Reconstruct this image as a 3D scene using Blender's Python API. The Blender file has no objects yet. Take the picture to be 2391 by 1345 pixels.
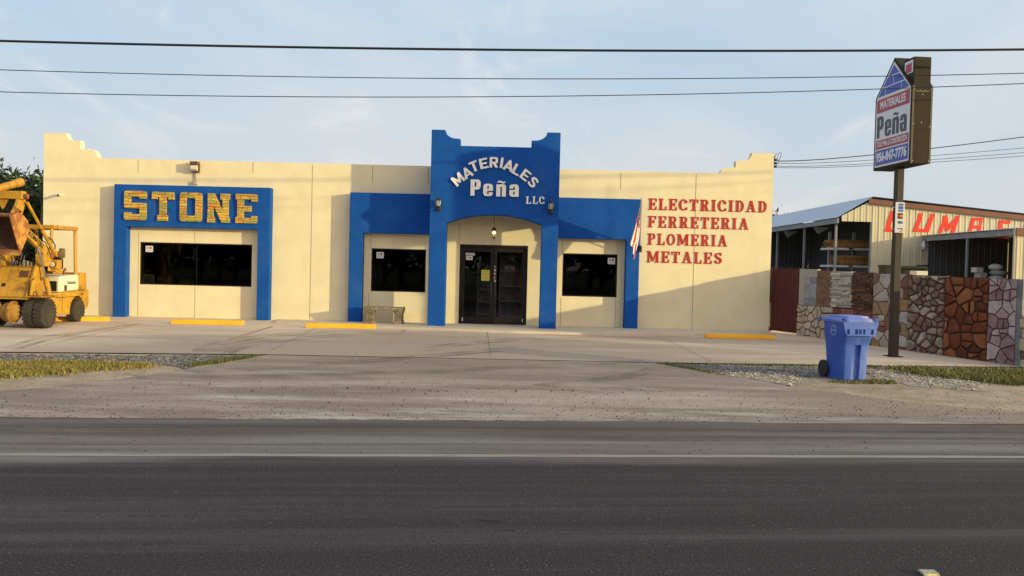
import bpy, math, random
from mathutils import Vector, Matrix
from mathutils.geometry import delaunay_2d_cdt
R = math.radians
random.seed(7)
C = bpy.context.scene.collection
SC = bpy.context.scene

# ---------------------------------------------------------------- camera, sky, sun, exposure
FPX, W0, H0 = 1990.0, 2391.0, 1345.0            # focal length in photo pixels
CAM = Vector((0.0, -23.4, 1.6)); ROLL = 0.0245; PITCH = 0.0239
cam_d = bpy.data.cameras.new('camera'); cam = bpy.data.objects.new('camera', cam_d); C.objects.link(cam)
cam_d.sensor_width = 36.0; cam_d.lens = 36.0 * FPX / W0; cam_d.clip_start = 0.1; cam_d.clip_end = 3000
CM = Matrix.Rotation(R(90) - PITCH, 3, 'X') @ Matrix.Rotation(ROLL, 3, 'Z')
cam.matrix_world = Matrix.Translation(CAM) @ CM.to_4x4()
SC.camera = cam

SUN = Vector((2.0, -1.0, math.sqrt(5) * math.tan(R(8.4)))).normalized()   # towards the sun
sun_d = bpy.data.lights.new('sun', 'SUN'); sun_d.energy = 4.2; sun_d.angle = R(0.6); sun_d.color = (1.0, 0.86, 0.42)
sun = bpy.data.objects.new('sun', sun_d); C.objects.link(sun); sun.rotation_euler = SUN.to_track_quat('Z', 'Y').to_euler()
sun.location = (20, -30, 20)
SC.view_settings.view_transform = 'Standard'; SC.view_settings.look = 'None'
SC.view_settings.exposure = 0.0; SC.view_settings.gamma = 1.0

wd = bpy.data.worlds.new('World'); SC.world = wd; wd.use_nodes = True
def build_world():
    nt = wd.node_tree; nt.nodes.clear(); N = nt.nodes.new; L = nt.links.new
    out = N('ShaderNodeOutputWorld'); bg = N('ShaderNodeBackground'); bg.inputs[1].default_value = 0.15
    sky = N('ShaderNodeTexSky'); sky.sky_type = 'NISHITA'; sky.sun_disc = False
    sky.sun_elevation = R(8.4); sky.sun_rotation = math.atan2(SUN.x, SUN.y)
    sky.air_density = 1.0; sky.dust_density = 1.6; sky.ozone_density = 1.6
    tc = N('ShaderNodeTexCoord'); sep = N('ShaderNodeSeparateXYZ'); L(tc.outputs['Generated'], sep.inputs[0])
    def M(op, a, b=None, c=None):
        m = N('ShaderNodeMath'); m.operation = op
        for i, v in enumerate((a, b, c)):
            if v is None: continue
            if isinstance(v, (int, float)): m.inputs[i].default_value = v
            else: L(v, m.inputs[i])
        return m.outputs[0]
    z = M('MAXIMUM', sep.outputs[2], 0.0); zz = M('ADD', z, 0.16)
    cmb = N('ShaderNodeCombineXYZ'); L(M('DIVIDE', sep.outputs[0], zz), cmb.inputs[0]); L(M('DIVIDE', sep.outputs[1], zz), cmb.inputs[1])
    def noise(scale, detail, rough, dist, loc, sc=(1, 1, 1), rot=0):
        mp = N('ShaderNodeMapping'); mp.inputs['Location'].default_value = loc; mp.inputs['Scale'].default_value = sc
        mp.inputs['Rotation'].default_value = (0, 0, rot); L(cmb.outputs[0], mp.inputs[0])
        n = N('ShaderNodeTexNoise'); n.inputs['Scale'].default_value = scale; n.inputs['Detail'].default_value = detail
        n.inputs['Roughness'].default_value = rough; n.inputs['Distortion'].default_value = dist; L(mp.outputs[0], n.inputs[0]); return n.outputs[0]
    def ramp(v, a, b):
        m = N('ShaderNodeMapRange'); m.interpolation_type = 'SMOOTHSTEP'; m.inputs[1].default_value = a; m.inputs[2].default_value = b
        L(v, m.inputs[0]); return m.outputs[0]
    def mix(f, a, b):
        m = N('ShaderNodeMix'); m.data_type = 'RGBA'
        if isinstance(f, (int, float)): m.inputs[0].default_value = f
        else: L(f, m.inputs[0])
        for i, v in ((6, a), (7, b)):
            if isinstance(v, tuple): m.inputs[i].default_value = v + (1,)
            else: L(v, m.inputs[i])
        return m.outputs[2]
    K = 1.0 / 0.15
    def kk(r, g, b): return (r * K, g * K, b * K)
    # thin high veil of cloud over the blue, denser and warmer towards the horizon
    blue = mix(0.80, sky.outputs[0], kk(.46, .69, .92))
    veil = M('MULTIPLY', ramp(noise(0.75, 5, .55, .6, (3.1, 1.7, 0), (1, .55, 1), .5), .34, .66), .80)
    c1 = mix(veil, blue, kk(.68, .76, .85))
    haze = M('POWER', M('SUBTRACT', 1.0, M('MINIMUM', M('MULTIPLY', z, 2.45), 1.0)), 1.4)
    c2 = mix(M('MULTIPLY', haze, .92), c1, kk(.715, .715, .69))
    wisp = M('MULTIPLY', ramp(noise(2.1, 9, .62, .9, (0.35, 7.2, 0), (1, .42, 1), .35), .52, .72), .70)
    c3 = mix(M('MULTIPLY', wisp, ramp(z, .02, .22)), c2, kk(.86, .85, .85))
    lowc = M('MULTIPLY', ramp(noise(1.5, 8, .55, .3, (5.3, 2.2, 0), (.8, .22, 1), .1), .53, .66), .6)
    c4 = mix(M('MULTIPLY', lowc, ramp(z, .26, .12)), c3, kk(.86, .82, .77))
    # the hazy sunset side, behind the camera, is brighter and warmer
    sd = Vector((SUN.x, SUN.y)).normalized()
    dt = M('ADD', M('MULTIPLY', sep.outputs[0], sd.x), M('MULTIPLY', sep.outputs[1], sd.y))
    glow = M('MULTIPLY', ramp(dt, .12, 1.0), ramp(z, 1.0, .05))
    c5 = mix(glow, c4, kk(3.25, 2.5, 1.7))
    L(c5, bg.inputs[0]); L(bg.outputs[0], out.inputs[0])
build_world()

# ---------------------------------------------------------------- pixel -> place helpers (photo measurements to metres)
def ray(px, py):
    return (CM @ Vector(((px - W0 / 2) / FPX, -(py - H0 / 2) / FPX, -1.0)))
def P(px, py, y):                                # on the plane y = const
    d = ray(px, py); return CAM + d * ((y - CAM.y) / d.y)
def PX(px, py, x):                               # on the plane x = const
    d = ray(px, py); return CAM + d * ((x - CAM.x) / d.x)
def gz(y):                                       # fall of the ground from the building to the road
    return 0.02 * max(min(y, 0.0), -13.5)
def G(px, py):
    d = ray(px, py); y = -8.0
    for _ in range(30):
        t = (gz(y) - CAM.z) / d.z; y = CAM.y + d.y * t
    return CAM + d * t
def PP(px, py, o, n):                            # on a plane through o with normal n
    d = ray(px, py); return CAM + d * ((o - CAM).dot(n) / d.dot(n))

# ---------------------------------------------------------------- materials
MATS = {}
def pm(name, c1, c2=None, scale=4.0, detail=6, rough=.75, bump=0.0, bscale=60.0, stretch=(1, 1, 1), spec=.35, metal=0.0, lo=.35, hi=.65,
       c3=None, s3=1.0, lo3=.6, hi3=.75, st3=(1, 1, 1), emis=None, estr=0.0, trans=0.0, space='Object', coat=0.0, grain=0.0, gscale=80.0, blot=None):
    """one procedural surface: two colours through a noise, a third as stains or specks, and a fine bump"""
    if name in MATS: return MATS[name]
    m = bpy.data.materials.new(name); m.use_nodes = True; nt = m.node_tree; N = nt.nodes.new; L = nt.links.new
    b = nt.nodes['Principled BSDF']; b.inputs['Roughness'].default_value = rough; b.inputs['Specular IOR Level'].default_value = spec
    b.inputs['Metallic'].default_value = metal; b.inputs['Base Color'].default_value = (*c1, 1)
    tc = N('ShaderNodeTexCoord')
    def nz(sc, st, det):
        mp = N('ShaderNodeMapping'); mp.inputs['Scale'].default_value = st; L(tc.outputs[space], mp.inputs[0])
        n = N('ShaderNodeTexNoise'); n.inputs['Scale'].default_value = sc; n.inputs['Detail'].default_value = det; n.inputs['Roughness'].default_value = .6
        L(mp.outputs[0], n.inputs[0]); return n.outputs[0]
    def rg(v, a, c):
        r = N('ShaderNodeMapRange'); r.interpolation_type = 'SMOOTHSTEP'; r.inputs[1].default_value = a; r.inputs[2].default_value = c; L(v, r.inputs[0]); return r.outputs[0]
    def mx(f, a, c):
        x = N('ShaderNodeMix'); x.data_type = 'RGBA'; L(f, x.inputs[0])
        for i, v in ((6, a), (7, c)):
            if isinstance(v, tuple): x.inputs[i].default_value = (*v, 1)
            else: L(v, x.inputs[i])
        return x.outputs[2]
    col = None
    if c2 is not None:
        col = mx(rg(nz(scale, stretch, detail), lo, hi), tuple(c1), tuple(c2))
    if c3 is not None:
        col = mx(rg(nz(s3, st3, 5), lo3, hi3), col if col is not None else tuple(c1), tuple(c3))
    for (bc, cx_, cy_, rx_, ry_, col4) in (blot or []):      # one large stain with a noisy rim
        sx = N('ShaderNodeSeparateXYZ'); L(tc.outputs[space], sx.inputs[0]); cb = N('ShaderNodeCombineXYZ')
        for i_, (c_, r_) in enumerate(((cx_, rx_), (cy_, ry_))):
            q = N('ShaderNodeMath'); q.operation = 'MULTIPLY_ADD'; q.inputs[1].default_value = 1 / r_; q.inputs[2].default_value = -c_ / r_; L(sx.outputs[i_], q.inputs[0]); L(q.outputs[0], cb.inputs[i_])
        ln_ = N('ShaderNodeVectorMath'); ln_.operation = 'LENGTH'; L(cb.outputs[0], ln_.inputs[0])
        ad = N('ShaderNodeMath'); ad.operation = 'MULTIPLY_ADD'; ad.inputs[1].default_value = 1.3; L(nz(.45, (.5, 1.6, 1), 7), ad.inputs[0]); L(ln_.outputs['Value'], ad.inputs[2])
        w_ = N('ShaderNodeMath'); w_.operation = 'MULTIPLY'; w_.inputs[1].default_value = bc; L(rg(ad.outputs[0], 1.95, 1.25), w_.inputs[0])
        col = mx(w_.outputs[0], col if col is not None else tuple(c1), tuple(col4))
    if grain:
        gm = N('ShaderNodeMapRange'); gm.inputs[1].default_value = .3; gm.inputs[2].default_value = .7; gm.inputs[3].default_value = 1 - grain; gm.inputs[4].default_value = 1 + grain; L(nz(gscale, (1, 1, 1), 3), gm.inputs[0])
        x = N('ShaderNodeMix'); x.data_type = 'RGBA'; x.blend_type = 'MULTIPLY'; x.inputs[0].default_value = 1; L(col, x.inputs[6]); L(gm.outputs[0], x.inputs[7]); col = x.outputs[2]
    if col is not None: L(col, b.inputs['Base Color'])
    if bump:
        bp = N('ShaderNodeBump'); bp.inputs['Strength'].default_value = bump; bp.inputs['Distance'].default_value = .02
        L(nz(bscale, (1, 1, 1), 4), bp.inputs['Height']); L(bp.outputs[0], b.inputs['Normal'])
    if emis: b.inputs['Emission Color'].default_value = (*emis, 1); b.inputs['Emission Strength'].default_value = estr
    if trans: b.inputs['Transmission Weight'].default_value = trans
    if coat: b.inputs['Coat Weight'].default_value = coat
    MATS[name] = m; return m

def island_mat(name, cols, rough=.8, bump=.5, bscale=25, var=.35):
    """a colour of its own for every loose piece (each stone of a panel), mottled"""
    if name in MATS: return MATS[name]
    m = bpy.data.materials.new(name); m.use_nodes = True; nt = m.node_tree; N = nt.nodes.new; L = nt.links.new
    b = nt.nodes['Principled BSDF']; b.inputs['Roughness'].default_value = rough; b.inputs['Specular IOR Level'].default_value = .3
    g = N('ShaderNodeNewGeometry'); r = N('ShaderNodeValToRGB'); r.color_ramp.interpolation = 'CONSTANT'
    e = r.color_ramp.elements
    while len(e) < len(cols): e.new(.5)
    for i, c in enumerate(cols): e[i].position = i / len(cols); e[i].color = (*c, 1)
    L(g.outputs['Random Per Island'], r.inputs[0])
    tc = N('ShaderNodeTexCoord'); n = N('ShaderNodeTexNoise'); n.inputs['Scale'].default_value = 7; n.inputs['Detail'].default_value = 8; n.inputs['Roughness'].default_value = .7
    L(tc.outputs['Object'], n.inputs[0])
    mr = N('ShaderNodeMapRange'); mr.inputs[1].default_value = .3; mr.inputs[2].default_value = .7; mr.inputs[3].default_value = 1 - var; mr.inputs[4].default_value = 1 + var; L(n.outputs[0], mr.inputs[0])
    x = N('ShaderNodeMix'); x.data_type = 'RGBA'; x.blend_type = 'MULTIPLY'; x.inputs[0].default_value = 1; L(r.outputs[0], x.inputs[6])
    L(mr.outputs[0], x.inputs[7]); L(x.outputs[2], b.inputs['Base Color'])
    bp = N('ShaderNodeBump'); bp.inputs['Strength'].default_value = bump; bp.inputs['Distance'].default_value = .03
    n2 = N('ShaderNodeTexNoise'); n2.inputs['Scale'].default_value = bscale; n2.inputs['Detail'].default_value = 6; L(tc.outputs['Object'], n2.inputs[0])
    L(n2.outputs[0], bp.inputs['Height']); L(bp.outputs[0], b.inputs['Normal'])
    MATS[name] = m; return m

def glass_mat(name, tint=(.02, .022, .025), ior=1.25, alpha=.55):
    m = bpy.data.materials.new(name); m.use_nodes = True; nt = m.node_tree; nt.nodes.clear(); N = nt.nodes.new; L = nt.links.new
    o = N('ShaderNodeOutputMaterial'); t = N('ShaderNodeBsdfTransparent'); t.inputs[0].default_value = (alpha, alpha, alpha * 1.02, 1)
    gl = N('ShaderNodeBsdfGlossy'); gl.inputs['Roughness'].default_value = .015; gl.inputs[0].default_value = (.9, .95, 1, 1)
    f = N('ShaderNodeFresnel'); f.inputs[0].default_value = ior
    mx = N('ShaderNodeMixShader'); L(f.outputs[0], mx.inputs[0]); L(t.outputs[0], mx.inputs[1]); L(gl.outputs[0], mx.inputs[2]); L(mx.outputs[0], o.inputs[0])
    MATS[name] = m; return m

# ---------------------------------------------------------------- mesh builder
class B:
    def __init__(s): s.v = []; s.f = []; s.mi = []; s.sm = []
    def add(s, vs, fs, mi=0, smooth=False):
        o = len(s.v); s.v += [Vector(v) for v in vs]
        for f in fs: s.f.append([i + o for i in f]); s.mi.append(mi); s.sm.append(smooth)
        return s
    def box(s, c, d, rot=None, mi=0):
        cx, cy, cz = c; x, y, z = d[0] / 2, d[1] / 2, d[2] / 2
        vs = [Vector((a * x, b * y, e * z)) for a in (-1, 1) for b in (-1, 1) for e in (-1, 1)]
        if rot is not None: vs = [rot @ v for v in vs]
        vs = [v + Vector(c) for v in vs]
        return s.add(vs, [(0, 1, 3, 2), (4, 6, 7, 5), (0, 4, 5, 1), (2, 3, 7, 6), (0, 2, 6, 4), (1, 5, 7, 3)], mi)
    def b2(s, lo, hi, mi=0):
        return s.box([(a + b) / 2 for a, b in zip(lo, hi)], [abs(b - a) for a, b in zip(lo, hi)], None, mi)
    def prism(s, poly, O, U, V, n0, n1, mi=0, scale1=1.0, smooth=False):
        """polygon (u, v) in the frame O, U, V, extruded along U x V from n0 to n1"""
        O, U, V = Vector(O), Vector(U), Vector(V); Nn = U.cross(V).normalized(); k = len(poly)
        cu = sum(p[0] for p in poly) / k; cv = sum(p[1] for p in poly) / k
        a = [O + U * p[0] + V * p[1] + Nn * n0 for p in poly]
        b = [O + U * (cu + (p[0] - cu) * scale1) + V * (cv + (p[1] - cv) * scale1) + Nn * n1 for p in poly]
        s.add(a + b, [list(range(k))[::-1], list(range(k, 2 * k))], mi)
        o = len(s.v) - 2 * k
        for i in range(k):
            j = (i + 1) % k; s.f.append([o + i, o + j, o + k + j, o + k + i]); s.mi.append(mi); s.sm.append(smooth)
        return s
    def tube(s, pts, r, n=8, mi=0, cap=True):
        pts = [Vector(p) for p in pts]; rs = r if isinstance(r, (list, tuple)) else [r] * len(pts); rings = []; vs = []
        up = Vector((0, 0, 1))
        for i, p in enumerate(pts):
            t = (pts[min(i + 1, len(pts) - 1)] - pts[max(i - 1, 0)]).normalized()
            u = t.cross(up) if abs(t.dot(up)) < .95 else t.cross(Vector((1, 0, 0)))
            u.normalize(); w = t.cross(u)
            for k in range(n):
                a = 2 * math.pi * k / n; vs.append(p + (u * math.cos(a) + w * math.sin(a)) * rs[i])
        fs = []
        for i in range(len(pts) - 1):
            for k in range(n):
                fs.append((i * n + k, i * n + (k + 1) % n, (i + 1) * n + (k + 1) % n, (i + 1) * n + k))
        s.add(vs, fs, mi, n > 5)
        if cap and n > 2:
            o = len(s.v) - len(vs); m = (len(pts) - 1) * n
            s.f.append([o + k for k in range(n)][::-1]); s.f.append([o + m + k for k in range(n)]); s.mi += [mi, mi]; s.sm += [False, False]
        return s
    def lathe(s, prof, c, axis='Z', n=24, mi=0, smooth=True):
        """profile of (radius, height) turned round an axis through c"""
        c = Vector(c); vs = []
        for r, h in prof:
            for k in range(n):
                a = 2 * math.pi * k / n; x, y = r * math.cos(a), r * math.sin(a)
                vs.append(c + (Vector((x, y, h)) if axis == 'Z' else Vector((h, x, y)) if axis == 'X' else Vector((y, h, x))))
        fs = [(i * n + k, i * n + (k + 1) % n, (i + 1) * n + (k + 1) % n, (i + 1) * n + k) for i in range(len(prof) - 1) for k in range(n)]
        s.add(vs, fs, mi, smooth); o = len(s.v) - len(vs)
        if prof[0][0] > 1e-4: s.f.append([o + k for k in range(n)][::-1]); s.mi.append(mi); s.sm.append(False)
        if prof[-1][0] > 1e-4: s.f.append([o + (len(prof) - 1) * n + k for k in range(n)]); s.mi.append(mi); s.sm.append(False)
        return s
    def ball(s, c, r, n=12, m=8, mi=0, sq=(1, 1, 1)):
        prof = [(max(r * math.sin(math.pi * i / m), 1e-5), -r * math.cos(math.pi * i / m)) for i in range(m + 1)]
        o = len(s.v); s.lathe(prof, (0, 0, 0), 'Z', n, mi)
        for i in range(o, len(s.v)): v = s.v[i]; s.v[i] = Vector((v.x * sq[0], v.y * sq[1], v.z * sq[2])) + Vector(c)
        return s
    def plate(s, pos, neg, O, U, V, n0, n1, mi=0, eps=1e-5):
        """union of the polygons in pos minus those in neg, as a plate n0..n1 thick"""
        tv, tf = csg(pos, neg, eps); O, U, V = Vector(O), Vector(U), Vector(V); Nn = U.cross(V).normalized(); k = len(tv)
        a = [O + U * p[0] + V * p[1] + Nn * n0 for p in tv]; b = [O + U * p[0] + V * p[1] + Nn * n1 for p in tv]
        fs = [t[::-1] for t in tf] + [tuple(i + k for i in t) for t in tf]
        ed = set()
        for t in tf:
            for i in range(3): ed.add((t[i], t[(i + 1) % 3]))
        for (i, j) in ed:
            if (j, i) not in ed: fs.append((i, j, j + k, i + k))
        return s.add(a + b, fs, mi)
    def obj(s, name, mat, parent=None, bevel=0.0, segs=2, sharp=35, loc=None):
        me = bpy.data.meshes.new(name); L = Vector(loc) if loc is not None else Vector((0, 0, 0))
        W = wloc(parent) if parent is not None else Vector((0, 0, 0))
        me.from_pydata([tuple(v - W - L) for v in s.v], [], s.f)
        for m in (mat if isinstance(mat, (list, tuple)) else [mat]): me.materials.append(m)
        me.polygons.foreach_set('material_index', s.mi); me.polygons.foreach_set('use_smooth', s.sm)
        me.update(); me.validate()
        if any(s.sm): me.set_sharp_from_angle(angle=R(sharp))
        o = bpy.data.objects.new(name, me); C.objects.link(o); o.location = L
        if parent is not None: o.parent = parent
        if bevel:
            bv = o.modifiers.new('bevel', 'BEVEL'); bv.width = bevel; bv.segments = segs; bv.limit_method = 'ANGLE'; bv.angle_limit = R(40); bv.harden_normals = False
        return o
def wloc(o):
    v = Vector((0, 0, 0))
    while o is not None: v = v + o.location; o = o.parent
    return v
def csg(pos, neg, eps=1e-5):
    vs = []; fs = []
    for p in list(pos) + list(neg):
        a = sum(p[i][0] * p[(i + 1) % len(p)][1] - p[(i + 1) % len(p)][0] * p[i][1] for i in range(len(p)))
        q = list(p) if a > 0 else list(p)[::-1]
        fs.append(list(range(len(vs), len(vs) + len(q)))); vs += [Vector((x[0], x[1])) for x in q]
    ov, oe, of, _, _, orig = delaunay_2d_cdt(vs, [], fs, 0, eps)
    k = len(pos); keep = []
    for t, o in zip(of, orig):
        if o and any(i < k for i in o) and not any(i >= k for i in o):
            a, b, c = (ov[i] for i in t)
            ar = (b - a).cross(c - a)
            if abs(ar) < 1e-9: continue
            keep.append(tuple(t) if ar > 0 else tuple(t[::-1]))
    used = sorted({i for t in keep for i in t}); mp = {u: i for i, u in enumerate(used)}
    return [ov[u] for u in used], [tuple(mp[i] for i in t) for t in keep]
def tag(o, label=None, cat=None, group=None, kind=None):
    if label: o['label'] = label
    if cat: o['category'] = cat
    if group: o['group'] = group
    if kind: o['kind'] = kind
    return o
def thing(name, label, cat, loc=(0, 0, 0), group=None):
    o = bpy.data.objects.new(name, None); C.objects.link(o); o.location = loc; o.empty_display_size = .2
    return tag(o, label, cat, group)
def struct(o, kind='structure', label=None):
    o['kind'] = kind
    if label: o['label'] = label
    return o
def dup(o, loc=None, parent=None):
    c = o.copy(); C.objects.link(c); c.parent = parent
    if loc is not None: c.location = loc
    for ch in list(o.children): dup(ch, None, c)
    return c

# ---------------------------------------------------------------- 2-D shapes and lettering
def rc(x0, y0, x1, y1): return [(x0, y0), (x1, y0), (x1, y1), (x0, y1)]
def rr(x0, y0, x1, y1, r, n=5, corners=(1, 1, 1, 1)):
    out = []
    for (cx, cy, a0, on, kx, ky) in ((x0 + r, y0 + r, 180, corners[0], x0, y0), (x1 - r, y0 + r, 270, corners[1], x1, y0), (x1 - r, y1 - r, 0, corners[2], x1, y1), (x0 + r, y1 - r, 90, corners[3], x0, y1)):
        if on: out += [(cx + r * math.cos(R(a0 + 90 * i / n)), cy + r * math.sin(R(a0 + 90 * i / n))) for i in range(n + 1)]
        else: out.append((kx, ky))
    return out
def circ(cx, cy, rx, ry=None, n=16): ry = ry or rx; return [(cx + rx * math.cos(2 * math.pi * i / n), cy + ry * math.sin(2 * math.pi * i / n)) for i in range(n)]
def ring(cx, cy, rx, ry, tx, ty, a0, a1, n=18):
    A = [R(a0 + (a1 - a0) * i / n) for i in range(n + 1)]
    return [(cx + rx * math.cos(a), cy + ry * math.sin(a)) for a in A] + [(cx + (rx - tx) * math.cos(a), cy + (ry - ty) * math.sin(a)) for a in reversed(A)]
def stroke(pts, w):
    out = []; ws = w if isinstance(w, (list, tuple)) else [w] * len(pts)
    for i in range(len(pts) - 1):
        (x0, y0), (x1, y1) = pts[i], pts[i + 1]; d = math.hypot(x1 - x0, y1 - y0) or 1; nx, ny = -(y1 - y0) / d, (x1 - x0) / d; a, b = ws[i] / 2, ws[i + 1] / 2
        out.append([(x0 + nx * a, y0 + ny * a), (x0 - nx * a, y0 - ny * a), (x1 - nx * b, y1 - ny * b), (x1 + nx * b, y1 + ny * b)])
        if 0 < i: out.append(circ(x0, y0, a, n=10))
    return out
def slab(ch):
    """western slab-serif capital, height 1: (outer shapes, holes, width)"""
    t = .095; st = .2
    stem = lambda x, s=.09: [rc(x, .02, x + st, .98), rr(x - s, 0, x + st + s, t, .03), rr(x - s, 1 - t, x + st + s, 1, .03)]
    if ch == 'I': return stem(.09), [], .38
    if ch in 'EF':
        p = stem(.09) + [rc(.1, 1 - t, .66, 1), rc(.57, .70, .67, 1), rc(.2, .46, .5, .56), rr(.42, .36, .53, .66, .03)]
        if ch == 'E': p += [rc(.1, 0, .66, t), rc(.57, 0, .67, .30)]
        return p, [], .68
    if ch == 'L': return stem(.09) + [rc(.1, 0, .64, t), rc(.55, 0, .65, .32)], [], .66
    if ch == 'T': return [rc(.25, .02, .25 + st, .98), rr(.14, 0, .56, t, .03), rc(.0, 1 - t, .7, 1), rc(0, .70, .1, 1), rc(.6, .70, .7, 1)], [], .7
    if ch == 'D': return stem(.09)[:1] + [rr(0, 0, .35, t, .03), rr(0, 1 - t, .35, 1, .03), ring(.34, .5, .36, .5, .2, t, -90, 90)], [], .71
    if ch in 'PR':
        p = [rc(.09, .02, .09 + st, .98), rr(0, 0, .39, t, .03), rr(0, 1 - t, .38, 1, .03), ring(.37, .73, .29, .27, .17, t, -90, 90), rc(.25, .46, .38, .46 + t)]
        if ch == 'R': p += stroke([(.42, .5), (.57, .1)], .19) + [rr(.5, 0, .78, t, .03)]
        return p, [], .76 if ch == 'R' else .67
    if ch == 'A': return stroke([(.16, .03), (.40, .97)], .10) + stroke([(.42, .97), (.66, .03)], .2) + [rc(.30, .96, .52, 1.0), rr(0, 0, .32, t, .03), rr(.47, 0, .84, t, .03), rc(.25, .28, .6, .37)], [], .84
    if ch == 'O': return [circ(.36, .5, .36, .5, 32)], [circ(.36, .5, .17, .5 - t, 28)], .72
    if ch == 'C': return [ring(.37, .5, .37, .5, .2, t, 48, 318, 26), circ(.57, .75, .12), rc(.6, .06, .69, .3)], [], .72
    if ch == 'M': return [rc(.09, .02, .2, .98), rr(0, 0, .3, t, .03), rr(0, 1 - t, .3, 1, .03), rc(.75, .02, .95, .98), rr(.66, 0, 1.03, t, .03), rr(.75, 1 - t, 1.03, 1, .03)] + stroke([(.2, .95), (.5, .12)], .2) + stroke([(.5, .12), (.8, .95)], .1), [], 1.03
    if ch == 'S':
        pts = [(.56, .8), (.45, .92), (.32, .93), (.17, .85), (.14, .72), (.22, .6), (.38, .5), (.53, .4), (.57, .26), (.48, .12), (.34, .06), (.2, .1), (.12, .2)]
        return stroke(pts, [.08, .1, .11, .15, .18, .2, .2, .2, .18, .14, .1, .1, .1]) + [circ(.14, .22, .11), rc(.52, .7, .61, 1)], [], .68
    raise KeyError(ch)
def block(ch):
    """varsity block letter"""
    if ch == 'S':
        return [rr(0, 0, .78, .2, .08, corners=(1, 1, 0, 0)), rr(.55, .05, .78, .59, .08, corners=(0, 1, 1, 0)), rr(0, .4, .78, .59, .08, corners=(1, 0, 1, 0)), rr(0, .42, .23, .95, .08, corners=(1, 0, 0, 1)),
                rr(0, .8, .78, 1, .08, corners=(0, 0, 1, 1)), rc(0, .1, .24, .26), [(.2, .26), (.2, .15), (.32, .15)][::-1], rc(.54, .74, .78, .92), [(.58, .74), (.58, .85), (.46, .85)]], [], .78
    if ch == 'T': return [rr(0, .8, .78, 1, .07, corners=(0, 0, 1, 1)), rc(0, .74, .2, .85), rc(.58, .74, .78, .85), rc(.27, .05, .51, .9), rc(.2, 0, .56, .2)], [], .78
    if ch == 'O': return [rr(0, 0, .78, 1, .1)], [rr(.23, .2, .55, .8, .06)], .78
    if ch == 'N': return [rc(0, 0, .26, .18), rc(.01, 0, .22, 1), [(.01, 1), (.24, 1), (.78, .0), (.50, 0)], rc(.53, 0, .74, 1), rc(.45, .8, .78, 1), rc(.55, 0, .78, .18)], [], .78
    if ch == 'E': return [rc(.06, .05, .29, .95), rc(0, 0, .3, .2), rc(0, .8, .3, 1), rr(0, 0, .78, .18, .07, corners=(0, 1, 0, 0)), rr(0, .82, .78, 1, .07, corners=(0, 0, 1, 0)), rc(.57, .1, .78, .25), rc(.57, .75, .78, .9), rc(.25, .4, .57, .59)], [], .78
def fat(ch):
    """heavy condensed lower-case"""
    if ch == 'P': return [rc(0, 0, .25, 1), rr(0, .38, .62, 1, .2, corners=(0, 1, 1, 0))], [rr(.25, .54, .36, .85, .05)], .62
    if ch == 'e': return [rr(0, 0, .6, .76, .2)], [rr(.25, .44, .35, .63, .04), rr(.25, .12, .35, .33, .04), rc(.34, .25, .7, .33)], .6
    if ch == 'n': return [rc(0, 0, .25, .74), rr(.1, 0, .6, .76, .17, corners=(0, 0, 1, 1))], [rc(.25, -.1, .35, .6)], .6
    if ch == '~': return stroke([(.06, .86), (.18, .93), (.3, .9), (.42, .85), (.55, .92)], [.05, .1, .1, .1, .05]), [], .6
    if ch == 'a': return [rr(0, 0, .58, .76, .18, corners=(1, 0, 1, 1))], [rr(.24, .12, .33, .32, .04), rc(-.1, .42, .24, .50), rr(.24, .41, .33, .63, .04)], .58
def sans(ch):
    """round-cornered signwriter's bold capital"""
    w = .2
    S = lambda *p: stroke(list(p), w)
    if ch == 'M': return [rc(0, 0, w, 1), rc(.66, 0, .66 + w, 1)] + S((.1, .96), (.43, .2), (.76, .96)), [], .86
    if ch == 'A': return S((.09, .0), (.39, .95), (.69, 0)) + [rc(.2, .2, .58, .36), rc(.29, .9, .49, 1)], [], .78
    if ch == 'T': return [rc(0, .82, .66, 1), rc(.23, 0, .43, .9)], [], .66
    if ch == 'E': return [rc(0, 0, w, 1), rc(0, 0, .62, .18), rc(0, .82, .62, 1), rc(0, .41, .55, .58)], [], .62
    if ch == 'L': return [rc(0, 0, w, 1), rc(0, 0, .6, .18)], [], .6
    if ch == 'I': return [rc(0, 0, w, 1)], [], .2
    if ch == 'R': return [rc(0, 0, w, 1), rr(0, .38, .66, 1, .2, corners=(0, 1, 1, 0))] + S((.32, .45), (.58, 0)), [rr(w, .55, .47, .83, .08, corners=(0, 1, 1, 0))], .68
    if ch == 'S': return stroke([(.58, .76), (.5, .87), (.34, .91), (.17, .86), (.1, .73), (.17, .6), (.34, .52), (.5, .44), (.58, .3), (.5, .14), (.33, .09), (.16, .13), (.07, .26)], w * .95), [], .68
    if ch == 'U': return [rc(0, .05, w, 1), rc(.5, .05, .7, 1), rc(0, 0, .7, .18)], [], .7
    if ch == 'B': return [rc(0, 0, w, 1), rc(0, .84, .68, 1), rc(0, .42, .68, .58), rc(0, 0, .7, .16), rc(.5, .5, .68, 1), rc(.52, 0, .72, .5)], [], .72
def mapped(polys, sx, sy, ox, oy, rot=0.0, shear=0.0):
    c, s = math.cos(rot), math.sin(rot); out = []
    for p in polys:
        q = []
        for x, y in p:
            x, y = x * sx + y * sy * shear, y * sy
            q.append((ox + x * c - y * s, oy + x * s + y * c))
        out.append(q)
    return out
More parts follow.
